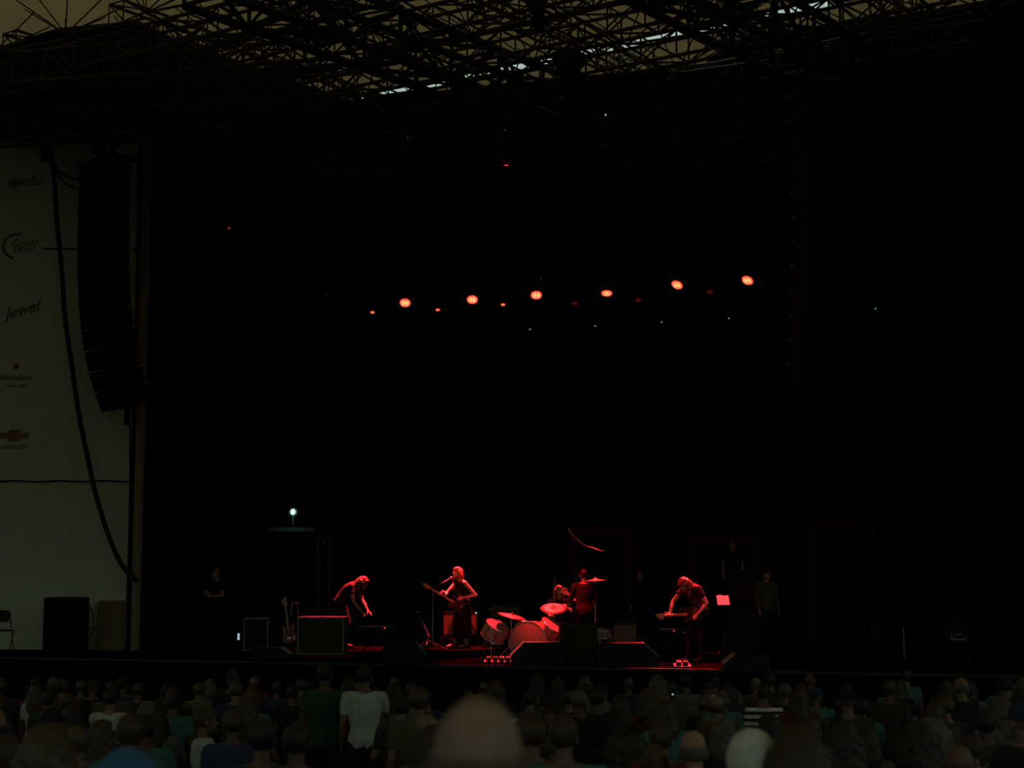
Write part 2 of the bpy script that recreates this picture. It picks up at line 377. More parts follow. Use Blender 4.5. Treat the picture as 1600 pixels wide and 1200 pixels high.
# which lamps light which place: each beam falls on its own target
a = on_z(540, 478, LZ); b = on_z(1260, 431, LZ); d = (b-a).normalized(); line1 = (a-d*1.5+V((0, 0, .82)), b+d*1+V((0, 0, .82)))
a = on_z(520, 490, LZ); b = on_z(1240, 449, LZ); d = (b-a).normalized(); line2 = (a-d*1.5+V((0, .1, .52)), b+d*1.5+V((0, .1, .52)))
a = on_z(700, 520, 9.2); b = on_z(1368, 482, 9.2); d = (b-a).normalized(); line3 = (a-d*11+V((0, .2, .4)), b+d*1.5+V((0, .2, .4)))
lines4 = {}
for i, (x, y, ti, ro) in enumerate(bigs):
    fixture(on_z(x, y, LZ), f'lit red stage lamp, {ordinal(i)} of the six bright ones from the left', ti, ro, .135, redlens, 'bright red stage lamps', power=pw[i], line=line1, aim=aims[i], beam=[17, 12, 17, 14, 9, 12][i], led=(mat('faint_led', (.2, .2, .15), .4, emit=(1, .9, .7), strength=.03), .1) if i == 2 else None)
smalls = [(582, 488, medlens), (684, 484, medlens), (786, 476, medlens), (898, 474, dimlens), (997, 469, dimlens), (1109, 456, dimlens), (510, 461, darklens), (1240, 450, darklens)]
for i, (x, y, l) in enumerate(smalls):
    st = ['small red-glowing stage lamp left of the bright row', 'small red stage lamp between the first two bright lamps', 'small red stage lamp just left of the brightest lamp', 'faint red stage lamp just right of the brightest lamp', 'faint red stage lamp between fourth and fifth bright lamps', 'faint red stage lamp between the two rightmost bright lamps', 'unlit stage lamp at the left end of the rear row', 'unlit stage lamp at the right end of the rear row'][i]
    fixture(on_z(x, y, LZ), st, 62, 0, .055 if l is medlens else .07, l, 'small rear stage lamps', line=line2, power={0: 14000, 3: 12000, 5: 16000}.get(i, 0), aim={0: on_z(504, 1022, DECK)+V((0, 0, .7)), 5: on_z(1020, 1040, DECK)+V((0, 0, .3))}.get(i, on_y(912, 846, on_z(945, 1012, DECK).y)), beam=9)
leds = [(828, 514), (930, 509), (1034, 503), (1139, 497), (1250, 490), (1368, 482)]
for i, (x, y) in enumerate(leds):
    p = on_z(x, y, 9.2); fixture(p + V((0, .13, -.33)), f'unlit black stage lamp with tiny green indicator, {ordinal(i)} from the left', 80, 0, .12, darklens, 'stage lamps with green indicators', led=(greenled, 0), line=line3)
for i, (x, y, l, st) in enumerate(((358, 356, redled, 'unlit stage lamp with tiny red indicator at upper left'),)):
    p = on_y(x, y, 37.8); fixture(p + V((0, .13, -.33)), st, 80, 0, .12, darklens, 'lamps at upper left', led=(l, 0))
for i, (x, y, z) in enumerate(((650, 222, 11.0), (800, 210, 11.0), (955, 187, 11.1))):
    p = on_z(x, y, z) - hb*.4; fixture(p + V((0, .1, -.5)), f'black lamp with tiny white glint on the front truss, {ordinal(i)} from left', 128, 0, .17, dimlens, 'front truss lamps', led=(whiteled if i == 2 else mat('faint_led', (.2, .2, .15), .4, emit=(1, .9, .7), strength=.03), 0), power=(3000, 19000, 3500)[i], aim=(on_z(719, 1012, DECK)+V((0, 0, 1.2)), on_y(854, 952, 31.7), on_y(1100, 960, 30.3))[i], beam=(9, 13.5, 9)[i])
# lamp-bearing trusses
truss(*line1, 'dark truss carrying the six bright red lamps', .4, .025, .5, m=black, group='stage lighting trusses')
truss(*line2, 'dark truss carrying the small rear lamps', .3, .02, .45, m=black, group='stage lighting trusses')
truss(*line3, 'dark truss carrying the green-lit lamps at the rear', .3, .02, .45, m=black, group='stage lighting trusses')
for k, (ln, st) in enumerate(((line1, 'bright lamp'), (line2, 'small lamp'), (line3, 'green-lit lamp'))):
    for j in (0, 1):
        q = ln[j]; bm = nb(); cyl(bm, q+V((0, 0, .1)), (q.x, q.y, 12.95), .015, n=6); put('chain', bm, dsteel, label=f'dark chain holding the {["left", "right"][j]} end of the {st} truss', cat='chain', group='truss chains')

# ================================================================== PA
def pa_hang(top, n, bh, bw, bd, face, label, group, bends):
    t = thing('line_array', label, 'loudspeaker', top, face, group)
    bm = nb(); 
    for sy in (-.35, .35): box(bm, (0, sy*bd, .12), (bw*1.1, .08, .12))
    for sx in (-.5, .5): box(bm, (sx*bw, 0, .12), (.08, bd*1.2, .12))
    for sx in (-.28, .28): cyl(bm, (sx*bw, 0, .15), (sx*bw, 0, .75), .035, n=8); box(bm, (sx*bw, 0, .55), (.22, .2, .34), bev=.02)
    put('flying_frame', bm, dsteel, t)
    for sx in (-.28, .28):
        bm = nb(); cyl(bm, (sx*bw, 0, .72), (sx*bw, 0, 13.37-top[2]), .02, n=6); put('chain', bm, dsteel, t)
    y = 0.; z = 0.; ang = 0.
    for i in range(n):
        M = Matrix.Rotation(ang, 3, 'X')
        c = V((0, y, z)) + M @ V((0, 0, -bh/2)); bm = nb()
        pr = [(-bw/2, -bd/2), (bw/2, -bd/2), (bw*.42, bd/2), (-bw*.42, bd/2)]
        prism(bm, [c + M @ V((px, py, -bh*.495)) for px, py in pr], M @ V((0, 0, bh*.99)))
        cab = put('cabinet', bm, black, t)
        bm = nb(); box(bm, c + M @ V((0, -bd/2-.012, 0)), (bw*.94, .02, bh*.84), M); put('grille', bm, hang_grille, cab)
        for sx in (-1, 1):
            bm = nb(); box(bm, c + M @ V((sx*bw*.43, bd*.47, bh*.3)), (.05, .12, .05), M); put('rigging_link', bm, alu, cab)
        q = V((0, y, z)) + M @ V((0, 0, -bh)); y, z = q.y, q.z; ang += R(bends[i])
    return t
pt = on_y(166, 262, 33.9)
n_ = 12; bh_ = (on_y(166, 262, 33.9).z - on_y(180, 632, 33.9).z)/n_*1.012
pa_hang(pt, n_, bh_, 1.25, .62, R(-48), 'tall curved black line array speaker hang at left', 'speaker hangs', [0, .4, .6, 1, 1.4, 1.9, 2.5, 3.2, 3.9, 4.6, 5.2, 5.5])
pa_hang(on_y(1290, 140, 27.2), n_, bh_, 1.18, .62, R(20), 'tall black line array speaker hang at right, lost in darkness', 'speaker hangs', [0, .3, .4, .6, .8, 1, 1.3, 1.8, 2.4, 3, 3.4, 4])
def cable(pts, r, label, Y=34.9, name='cable', m=None, ys=None):
    P = [on_y(x, y, (ys[i] if ys else Y)) for i, (x, y) in enumerate(pts)]
    # catmull smoothing
    Q = []
    for i in range(len(P)-1):
        a, b, c, d = P[max(i-1, 0)], P[i], P[i+1], P[min(i+2, len(P)-1)]
        for k in range(5):
            t = k/5; Q.append(.5*((2*b)+(c-a)*t+(2*a-5*b+4*c-d)*t*t+(3*b-a-3*c+d)*t**3))
    Q.append(P[-1]); bm = nb(); tube(bm, Q, r, 8); o = put(name, mesh_of(bm, name, True), m or rubber, label=label, cat='cable'); return o
cable([(74, 225), (84, 270), (88, 330), (97, 430), (102, 500), (112, 570), (122, 640), (134, 700), (149, 770), (169, 835), (190, 882), (214, 908)], .055, 'thick black cable sagging from the hoist down the left wall')
cable([(80, 235), (86, 258), (98, 272), (120, 280), (135, 266)], .03, 'thin black cable looping to the top of the left speaker hang', 34.6)
cable([(80, 240), (90, 272), (104, 288), (122, 296)], .025, 'thin black cable looping just below the other loop', 34.5)
cable([(203, 630), (203, 760), (200, 900), (197, 1012)], .02, 'thin black cable hanging straight beside the pale column', 35.0)
bm = nb(); a = on_y(199, 632, 34.95); box(bm, (a.x, 34.95, a.z-.2), (.1, .1, .5), bev=.01); put('cable_weight', bm, black, label='small black box under the bottom of the left speaker hang', cat='box')

# ================================================================== STAGE GEAR
def flight_case(px, py, wpx, hpx, label, depth=.6, rz=0., body=None, edge=None, group='flight cases', name='flight_case', feet=False, handle=False, at=None):
    p = at or on_z(px, py, DECK); k = p.y/2500; W = wpx*k; H = hpx*k
    t = thing(name, label, 'case', p, rz, group)
    z0 = .09 if feet else 0.; bm = nb(); box(bm, (0, 0, z0+(H-z0)/2), (W-.02, depth-.02, H-z0-.02)); put('body', bm, body or black, t)
    bm = nb()
    for sx in (-1, 1):
        for sy in (-1, 1): box(bm, (sx*(W/2-.012), sy*(depth/2-.012), z0+(H-z0)/2), (.03, .03, H-z0))
    for z in (z0+.012, H-.012):
        for sy in (-1, 1): box(bm, (0, sy*(depth/2-.012), z), (W, .03, .03))
        for sx in (-1, 1): box(bm, (sx*(W/2-.012), 0, z), (.03, depth, .03))
    put('edging', bm, edge or alu, t)
    bm = nb(); box(bm, (0, 0, H+.004), (W-.06, depth-.06, .008)); put('lid', bm, body or black, t)
    for sx in (-1, 1):
        bm = nb(); box(bm, (sx*W*.25, -depth/2-.008, z0+(H-z0)*.7), (.09, .02, .07), bev=.004); put('latch', bm, dsteel, t)
    if feet:
        for sx in (-1, 1):
            for sy in (-1, 1):
                bm = nb(); cyl(bm, (sx*(W/2-.08)-.02, sy*(depth/2-.08), .045), (sx*(W/2-.08)+.02, sy*(depth/2-.08), .045), .045, n=14); put('caster', bm, rubber, t)
    if handle:
        bm = nb(); tube(bm, [(-W/2-.02, 0, H*.8), (-W/2-.05, 0, H+.28), (-W/2-.16, 0, H+.30), (-W/2-.2, 0, H+.02)], .014); put('handle', bm, alu, t)
    return t, p, W, H
flight_case(504, 1022, 72, 57, 'pale-edged black flight case with red-lit top, front left of the stage', .55, rz=-.05, handle=True, body=mat('case_panel', (.035, .02, .02), .6))
flight_case(402, 1016, 38, 50, 'small dark case with pale lid left of the larger flight case', .5, group='left flight cases')
flight_case(1150, 1030, 44, 40, 'low dim case in front of the tall amplifier stack at right', .5, edge=dsteel, group='right flight cases')
bm = nb(); 
t, p, W, H = flight_case(102, 1015, 58, 82, 'tall black cabinet standing before the pale left wall', .6, body=velour, edge=black, at=on_y(102, 1015, 34.6), name='equipment_cabinet')
t.location.z = DECK
for zz in (.95, .5, .25):
    bm = nb(); box(bm, (W/2+.05, 0, zz), (.1, .12, .05), bev=.01); put('connector', bm, black, t)
bm = nb(); tube(bm, [(W/2+.08, 0, .95), (W/2+.16, 0, .8), (W/2+.19, 0, .55), (W/2+.15, 0, .3), (W/2+.08, 0, .22)], .012); put('lead', bm, rubber, t)
bm = nb(); p = on_y(170, 1012, 35.0); prism(bm, [(p.x-.30, 34.95, DECK), (p.x+.28, 34.95, DECK), (p.x+.28, 35.2, DECK+1.06), (p.x-.30, 35.2, DECK+1.06)], (0, .03, 0))
put('leaning_board', bm, mat('brown_board', (.20, .17, .11), .9), label='thin brown board leaning against the pale left wall', cat='board')
def folding_chair(p, rz, label):
    t = thing('folding_chair', label, 'chair', p, rz)
    bm = nb(); box(bm, (0, 0, .45), (.42, .40, .03), bev=.01); put('seat', bm, black, t)
    bm = nb(); loft(bm, [ring(V((0, .2+y, z)), V((1, 0, 0)), V((0, 1, .2)).normalized(), wd, .015, 14) for y, z, wd in ((0, .62, .12), (.02, .66, .19), (.04, .75, .22), (.06, .84, .2), (.07, .87, .12))]); put('backrest', bm, black, t)
    for sx in (-1, 1):
        for y0, y1 in ((.22, -.2), (-.18, .22)):
            bm = nb(); cyl(bm, (sx*.2, y1, 0), (sx*.2, y0 if y0 < 0 else .22, .45 if y0 < 0 else .7), .012, n=8); put('leg', bm, dsteel, t)
    return t
fp = on_y(3, 1015, 34.3); fp.z = DECK; folding_chair(fp, R(30), 'dark chair with rounded back at the far left edge of the stage')
fp = on_z(1497, 1040, DECK); fc = folding_chair(fp, R(160), 'dim folding chair at the far right of the stage')
flp = fp + V((0, 0, .465)); t, p, W, H = flight_case(0, 0, 26, 10, 'small pale-edged case lying on the dim right folding chair', .25, group='case on chair', at=flp)

def amp(px, py, wpx, hpx, label, grl, depth=.3, z=DECK, Y=None, group='guitar amplifiers', rz=0., knobs=True, led=None):
    p = on_y(px, py, Y) if Y else on_z(px, py, z); p.z = z
    k = p.y/2500; W = wpx*k; H = hpx*k; t = thing('amplifier', label, 'amplifier', p, rz, group)
    bm = nb(); box(bm, (0, 0, H/2), (W, depth, H), bev=.015); put('body', bm, black, t)
    bm = nb(); box(bm, (0, -depth/2-.004, H*.44), (W*.92, .012, H*.76)); put('grille', bm, grl, t)
    bm = nb(); box(bm, (0, -depth/2-.004, H*.91), (W*.92, .012, H*.1)); cp = put('control_panel', bm, dsteel, t)
    if knobs:
        for i in range(5):
            bm = nb(); x = (-.35+.17*i)*W; cyl(bm, (x, -depth/2, H*.91), (x, -depth/2-.03, H*.91), .014, n=10); put('knob', bm, chrome, cp)
    bm = nb(); tube(bm, [(-.1, 0, H), (-.08, 0, H+.035), (.08, 0, H+.035), (.1, 0, H)], .01); put('handle', bm, rubber, t)
    if led:
        bm = nb(); ball(bm, (led[1]*W, -depth/2-.02, H*.91), .022); put('indicator', bm, led[0], t)
    return t, p, W, H
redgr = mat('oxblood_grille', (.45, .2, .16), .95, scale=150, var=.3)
def riser(px, py, wpx, hpx, label): return flight_case(px, py, wpx, hpx, label, .45, body=velour, edge=dsteel, group='low cases under amplifiers')
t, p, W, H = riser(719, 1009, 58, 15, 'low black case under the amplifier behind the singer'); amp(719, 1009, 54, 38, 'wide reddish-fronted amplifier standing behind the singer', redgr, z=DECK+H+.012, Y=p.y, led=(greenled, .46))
amp(976, 1006, 38, 36, 'speckled pale-fronted amplifier right of the front speaker cabinet', tweed)
t, p, W, H = riser(788, 1004, 52, 36, 'black case carrying the dim amplifier head behind the drums'); amp(788, 1004, 48, 22, 'dim olive-panelled amplifier head behind the drums', mat('olive_panel', (.12, .13, .06), .8), z=DECK+H+.012, Y=p.y)
amp(903, 1038, 57, 64, 'large dark speaker cabinet at the stage front below the man in black', grille, .42, rz=.06, knobs=False)
amp(1168, 1012, 60, 60, 'lower cabinet of the tall dark amplifier stack at right', grille, .45, knobs=False, group='tall stack at right')
pp = on_z(1168, 1012, DECK); amp(1168, 1012, 58, 56, 'upper cabinet of the tall dark amplifier stack at right', grille, .4, z=DECK+60*pp.y/2500+.045, Y=pp.y, knobs=False, group='tall stack at right')
def wedge(px, py, wpx, hpx, label, rz=0., flip=1, edge=False, depth=.5):
    p = on_z(px, py, DECK); k = p.y/2500; W = wpx*k; H = hpx*k; t = thing('stage_monitor', label, 'monitor speaker', p, rz, 'floor monitors')
    bm = nb(); prism(bm, [(flip*x*W, -depth/2, z*H) for x, z in ((-.5, 0), (.5, 0), (.5, .38), (.24, 1), (-.42, 1), (-.5, .85))], (0, depth, 0)); put('body', bm, gloss if edge else black, t)
    bm = nb(); a = V((.5*W*flip, 0, .40*H)); b = V((.245*W*flip, 0, .99*H)); d = b-a; nn = V((d.z, 0, -d.x)).normalized()*.008*(1 if flip > 0 else -1)
    prism(bm, [a+nn+V((0, -depth*.46, 0)), b+nn+V((0, -depth*.46, 0)), b+nn+V((0, depth*.46, 0)), a+nn+V((0, depth*.46, 0))], nn.normalized()*.01); put('grille', bm, mat('metal_grille', (.5, .45, .42), .6, .1, scale=200, var=.4), t)
    bm = nb(); tube(bm, [(-.08, -depth/2, H*.5), (-.08, -depth/2-.03, H*.5), (.08, -depth/2-.03, H*.5), (.08, -depth/2, H*.5)], .01); put('handle', bm, rubber, t)
    return t
wedge(632, 1037, 66, 34, 'black wedge monitor at the stage front left of the singer', .08)
wedge(840, 1039, 82, 35, 'black wedge monitor in front of the bass drum', 0, -1)
wedge(981, 1040, 94, 35, 'black wedge monitor with red-lit sloping grille, right of centre', 0, 1, True)
wedge(425, 1030, 60, 18, 'low dim wedge monitor at the left stage front', 0, 1)
wedge(1165, 1048, 70, 26, 'low dim wedge monitor at the right stage front', 0, -1)

# scenery frames behind the band
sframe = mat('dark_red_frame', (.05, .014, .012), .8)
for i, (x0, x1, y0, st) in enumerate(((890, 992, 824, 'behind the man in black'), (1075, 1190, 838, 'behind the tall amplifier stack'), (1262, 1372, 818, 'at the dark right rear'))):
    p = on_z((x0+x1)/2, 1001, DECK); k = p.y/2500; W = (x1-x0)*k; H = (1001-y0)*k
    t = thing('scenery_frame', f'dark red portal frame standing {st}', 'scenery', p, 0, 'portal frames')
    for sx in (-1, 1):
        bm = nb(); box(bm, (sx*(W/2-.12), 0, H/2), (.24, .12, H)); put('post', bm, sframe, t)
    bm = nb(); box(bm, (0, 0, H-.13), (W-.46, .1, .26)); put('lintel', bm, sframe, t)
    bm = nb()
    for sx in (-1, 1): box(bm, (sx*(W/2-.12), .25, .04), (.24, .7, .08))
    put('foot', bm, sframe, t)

# stands
def mic_stand(px, py, label, h, boom=None, Y=None, cable_=True, m=None, rz=0.):
    p = on_z(px, py, DECK); t = thing('microphone_stand', label, 'microphone stand', p, rz, 'microphone stands'); m = m or dsteel
    for k in range(3):
        a = k*2.094+.4; bm = nb(); tube(bm, [(0, 0, .2), (.32*math.cos(a), .32*math.sin(a), .012)], .011); lg = put('leg', bm, m, t)
        bm = nb(); ball(bm, (.32*math.cos(a), .32*math.sin(a), .014), .016, n=8); put('foot', bm, rubber, lg)
    bm = nb(); cyl(bm, (0, 0, .12), (0, 0, h), .012); cyl(bm, (0, 0, .12), (0, 0, .62*h), .016); put('pole', bm, m, t)
    bm = nb(); ball(bm, (0, 0, h), .024); put('clutch', bm, m, t)
    top = V((0, 0, h))
    if boom:
        e_ = V(boom); bm = nb(); tube(bm, [top - (e_-top).normalized()*.2, e_], .009); put('boom', bm, m, t)
        d = (e_-top).normalized()
    else: e_ = top; d = V((0, -.7, .6)).normalized()
    bm = nb(); tube(bm, [e_, e_+d*.1, e_+d*.15], [.012, .017, .02], 10); mc = put('microphone', bm, black, t)
    bm = nb(); ball(bm, e_+d*.18, .028); put('mesh_ball', bm, chrome, mc)
    return t, p
silver = mat('satin_metal', (.45, .42, .4), .4, .8)
SP = on_z(722, 1012, DECK)        # singer
kS = 2500/SP.y
q = on_z(676, 1016, DECK)
mh = on_y(677, 919, q.y).z - DECK; e2 = on_y(701, 905, SP.y-.15) - V((q.x, q.y, DECK))
mic_stand(676, 1016, 'boom microphone stand in front of the singer in black', mh, e2, m=silver)
q = on_z(664, 1012, DECK); mic_stand(668, 1014, 'short leaning microphone stand left of the singer', .35, (on_y(656, 962, q.y+.1)-V((on_z(668, 1014, DECK).x, on_z(668, 1014, DECK).y, DECK))), m=silver)
mic_stand(762, 1016, 'upright microphone stand in front of the pale drums', .62, (.02, -.05, .72), m=silver)
mic_stand(776, 1024, 'low boom microphone stand pointing at the pale left drum', .35, (.03, .12, .55))
mic_stand(1033, 1022, 'dim straight microphone stand left of the bowed guitarist', .5, (.3, 0, .46))
# tall overhead boom with curved arm over the drums
p = on_z(945, 1012, DECK); t = thing('overhead_boom_stand', 'tall overhead boom stand with curved red-lit arm above the drums', 'microphone stand', p)
e1 = on_y(934, 861, p.y)-p; e0 = on_y(890, 831, p.y)-p
bm = nb(); cyl(bm, (0, 0, .1), (0, 0, e1.z), .014); put('pole', bm, black, t)
for k in range(3):
    a = k*2.094; bm = nb(); tube(bm, [(0, 0, .3), (.4*math.cos(a), .4*math.sin(a), .012)], .012); put('leg', bm, black, t)
bm = nb(); pts = [V((0, 0, e1.z)), e1, on_y(923, 857, p.y)-p, on_y(910, 850, p.y)-p, on_y(899, 841, p.y)-p, e0]; tube(bm, pts, .014); put('arm', bm, silver, t)
bm = nb(); tube(bm, [on_y(936, 861, p.y)-p, on_y(921, 855, p.y)-p], [.035, .028], 10); put('clamp', bm, silver, t)
bm = nb(); tube(bm, [e0, e0+V((-.04, 0, .1))], [.02, .012], 10); put('microphone', bm, silver, t)
# music stand with a bright sheet
p = on_z(1131, 1020, DECK); t = thing('music_stand', 'thin dark music stand right of the bowed guitarist', 'music stand', p)
hz_ = on_y(1131, 943, p.y).z-DECK
bm = nb(); cyl(bm, (0, 0, .15), (0, 0, hz_), .012); put('pole', bm, black, t)
for k in range(3):
    a = k*2.094; bm = nb(); tube(bm, [(0, 0, .25), (.28*math.cos(a), .28*math.sin(a), .01)], .009); put('leg', bm, black, t)
Mx = Matrix.Rotation(R(40), 3, 'X')
bm = nb(); box(bm, (0, 0, hz_+.05), (.26, .34, .01), Mx); box(bm, V((0, 0, hz_+.05)) + Mx @ V((0, -.168, .02)), (.26, .01, .05), Mx); put('desk', bm, black, t)
bm = nb(); c = p + V((0, 0, hz_+.05)); n1 = 6
g = [[c + Mx @ V((-.125+.25*i/n1, -.155+.32*j/n1, .014+.012*math.sin(i*1.1)*j/n1)) for i in range(n1+1)] for j in range(n1+1)]
vs = [[bm.verts.new(x) for x in r] for r in g]
for j in range(n1):
    for i in range(n1): bm.faces.new((vs[j][i], vs[j][i+1], vs[j+1][i+1], vs[j+1][i]))
o = put('sheet_music', bm, paper, label='brightly red-lit pale sheet lying on the music stand', cat='paper'); md = o.modifiers.new('s', 'SOLIDIFY'); md.thickness = .003

# keyboards
def keyboard(px, py, wpx, label, h=.8, rz=0.):
    p = on_z(px, py, DECK); W = wpx*p.y/2500; t = thing('keyboard', label, 'keyboard', p+V((0, 0, h)), rz, 'keyboards')
    bm = nb(); box(bm, (0, 0, .04), (W, .3, .08), bev=.01); put('body', bm, gloss, t)
    bm = nb(); box(bm, (0, .06, .083), (W*.85, .12, .006)); put('keys', bm, paper, t)
    for i in range(4):
        bm = nb(); cyl(bm, (W*(-.3+.15*i), -.1, .08), (W*(-.3+.15*i), -.1, .1), .012, n=8); put('knob', bm, chrome, t)
    bm = nb(); ball(bm, (W*.22, -.152, .05), .016); put('indicator', bm, redled, t)
    s = thing('keyboard_stand', 'folding stand under the ' + label, 'stand', p, rz, 'keyboard stands')
    for sg in (-1, 1):
        bm = nb(); tube(bm, [(-W*.35*sg, -.1*sg, .02), (W*.35*sg, -.1*sg, h-.02)], .016); put('leg', bm, dsteel, s)
    bm = nb(); box(bm, (-W*.35, 0, h-.015), (.03, .3, .02)); box(bm, (W*.35, 0, h-.015), (.03, .3, .02)); box(bm, (-W*.35, 0, .015), (.03, .4, .03)); box(bm, (W*.35, 0, .015), (.03, .4, .03)); put('crossbar', bm, dsteel, s)
keyboard(588, 1018, 62, 'black synthesizer with red indicator', .45)
keyboard(1045, 1024, 32, 'dim small keyboard left of bowed guitarist', .45)

# pedals
def pedalboard(px, py, n, label, m):
    p = on_z(px, py, DECK); t = thing('pedalboard', label, 'pedalboard', p, 0, 'pedalboards'); W = .12*n+.06
    bm = nb(); prism(bm, [(-W/2, -.14, 0), (-W/2, .14, 0), (-W/2, .14, .07), (-W/2, -.14, .025)], (W, 0, 0)); put('board', bm, black, t)
    for i in range(n):
        x = -W/2+.09+i*.12; bm = nb(); box(bm, (x, 0, .085), (.085, .14, .06), Matrix.Rotation(R(8), 3, 'X'), bev=.006); pd = put('pedal', bm, m[i % len(m)], t)
        for dx in (-.02, .02):
            bm = nb(); cyl(bm, (x+dx, .04, .11), (x+dx, .04, .14), .011, n=8); put('knob', bm, chrome, pd)
        bm = nb(); cyl(bm, (x, -.04, .1), (x, -.04, .125), .013, n=8); put('switch', bm, chrome, pd)
pm = [mat('red_pedal', (.16, .03, .025), .4), dsteel, mat('cream_pedal', (.2, .17, .14), .45)]
pedalboard(779, 1036, 4, 'pedalboard with glinting pedals beside the bass drum', pm)
pedalboard(1066, 1043, 2, 'small pedalboard glowing red at the feet of the bowed guitarist', pm)
pedalboard(650, 1016, 3, 'dim pedalboard left of the singer', pm)

# ================================================================== DRUMS
def drum(name, label, c, axis, r, depth, lugs=8, legs=None, m=None, group='drums'):
    t = thing(name, label, 'drum', c, 0, group); ax = V(axis).normalized(); u, v = axes(ax)
    bm = nb(); n = 32; loft(bm, [ring(ax*(-depth/2), u, v, r, r, n), ring(ax*(depth/2), u, v, r, r, n)]); put('shell', mesh_of(bm, 'shell'), m or shell, t)
    for s in (-1, 1):
        bm = nb(); cyl(bm, ax*(s*depth/2), ax*(s*(depth/2+.006)), r*.98, n=n); put('drumhead', bm, headm, t)
        bm = nb(); tube(bm, [ax*(s*(depth/2+.004)) + u*(r*1.02*math.cos(2*math.pi*k/n)) + v*(r*1.02*math.sin(2*math.pi*k/n)) for k in range(n+1)], .011, 6); put('hoop', bm, chrome, t)
    for k in range(lugs):
        a = 2*math.pi*k/lugs; o = (u*math.cos(a)+v*math.sin(a))*(r+.012); bm = nb(); tube(bm, [o - ax*depth*.46, o + ax*depth*.46], .006, 6); ball(bm, o - ax*depth*.2, .015, n=8); ball(bm, o + ax*depth*.42, .014, n=8); put('lug', bm, chrome, t)
    if legs:
        for k in range(3):
            a = 2*math.pi*k/3+.3; q = V((math.cos(a)*(r+.02), math.sin(a)*(r+.02), 0)); bm = nb(); tube(bm, [q+V((0, 0, .05)), V((q.x*1.15, q.y*1.15, DECK+.012-c.z))], .009); put('leg', bm, chrome, t)
    return t
KY = 31.2
drum('bass_drum', 'large pale bass drum with chrome hoops, partly behind a wedge monitor', on_y(829, 1016, KY)*1, (-.30, -1, .02), .36, .42, 10)
kd = bpy.data.objects['bass_drum']; kd.location.z = DECK + .375
def tilt_drum(px, py, w_, h_, dx, dz, label, name):
    c = on_y(px, py, KY); return drum(name, label, c, (dx, -.35, dz), w_/2, h_, 8, legs=True)
tilt_drum(773, 987, .47, .27, .42, .9, 'pale tilted floor tom left of the bass drum', 'floor_tom')
tilt_drum(856, 985, .44, .28, .62, .8, 'pale tilted tom right of the bass drum, under a cymbal', 'tom_drum')
drum('tom_drum', 'small dark tom mounted above the bass drum', on_y(817, 982, KY+.15), (.1, -.3, 1), .15, .2, 6, m=mat('dark_shell', (.10, .04, .035), .3), legs=None)
c = bpy.data.objects['tom_drum.001']; bm = nb(); cyl(bm, (0, 0, -.1), (.0, .0, -.24), .012); put('mount', bm, chrome, c)
drum('snare_drum', 'red-lit shallow snare drum right of the front speaker cabinet', on_y(940, 990, 31.0), (.05, -.1, 1), .17, .14, 8, legs=True)
def cymbal(px, py, Y, r, tilt, roll, label, h=None):
    c = on_y(px, py, Y); base = V((c.x, c.y, DECK)); t = thing('cymbal_stand', label, 'cymbal', base, 0, 'cymbals on stands'); h = c.z-DECK
    bm = nb(); cyl(bm, (0, 0, .1), (0, 0, h+.04), .010); cyl(bm, (0, 0, .1), (0, 0, h*.6), .014); put('pole', bm, chrome, t)
    for k in range(3):
        a = k*2.094+.9; bm = nb(); tube(bm, [(0, 0, .3), (.28*math.cos(a), .28*math.sin(a), .012)], .01); put('leg', bm, chrome, t)
    M = Matrix.Rotation(R(roll), 3, 'Y') @ Matrix.Rotation(R(tilt), 3, 'X'); bm = nb(); n = 32; rings = []
    for q, z in ((r, 0), (r*.7, .012), (r*.3, .024), (r*.2, .03), (r*.12, .05), (.008, .058)):
        rings.append([V((0, 0, h)) + M @ V((q*math.cos(2*math.pi*k/n), q*math.sin(2*math.pi*k/n), z)) for k in range(n)])
    loft(bm, rings, False); o = put('cymbal', mesh_of(bm, 'cymbal', True), brass, t); md = o.modifiers.new('s', 'SOLIDIFY'); md.thickness = .003
    bm = nb(); ball(bm, V((0, 0, h)) + M @ V((0, 0, .07)), .018, n=8); put('wing_nut', bm, chrome, t)
    return t
cymbal(799, 963, KY+.1, .27, 8, 13, 'tilted cymbal on stand above the pale floor tom')
cymbal(865, 951, KY+.25, .26, 22, 0, 'cymbal on stand tipped toward the audience, before the drummer')
cymbal(930, 907, 33.2, .26, 2, -3, 'high cymbal seen edge-on, right of the head of the man in black')
cymbal(866, 908, 34.2, .25, 1, 0, 'dim high cymbal behind and left of the drummer')
p = on_z(873, 1021, DECK); t = thing('drum_throne', 'round padded drum stool under the drummer', 'stool', p)
bm = nb(); cyl(bm, (0, 0, .44), (0, 0, .52), .17, n=20); put('seat', bm, black, t)
bm = nb(); cyl(bm, (0, 0, .2), (0, 0, .44), .02); put('pole', bm, chrome, t)
for k in range(3):
    a = k*2.094; bm = nb(); tube(bm, [(0, 0, .3), (.25*math.cos(a), .25*math.sin(a), .012)], .012); put('leg', bm, chrome, t)
THRONE = p.copy()

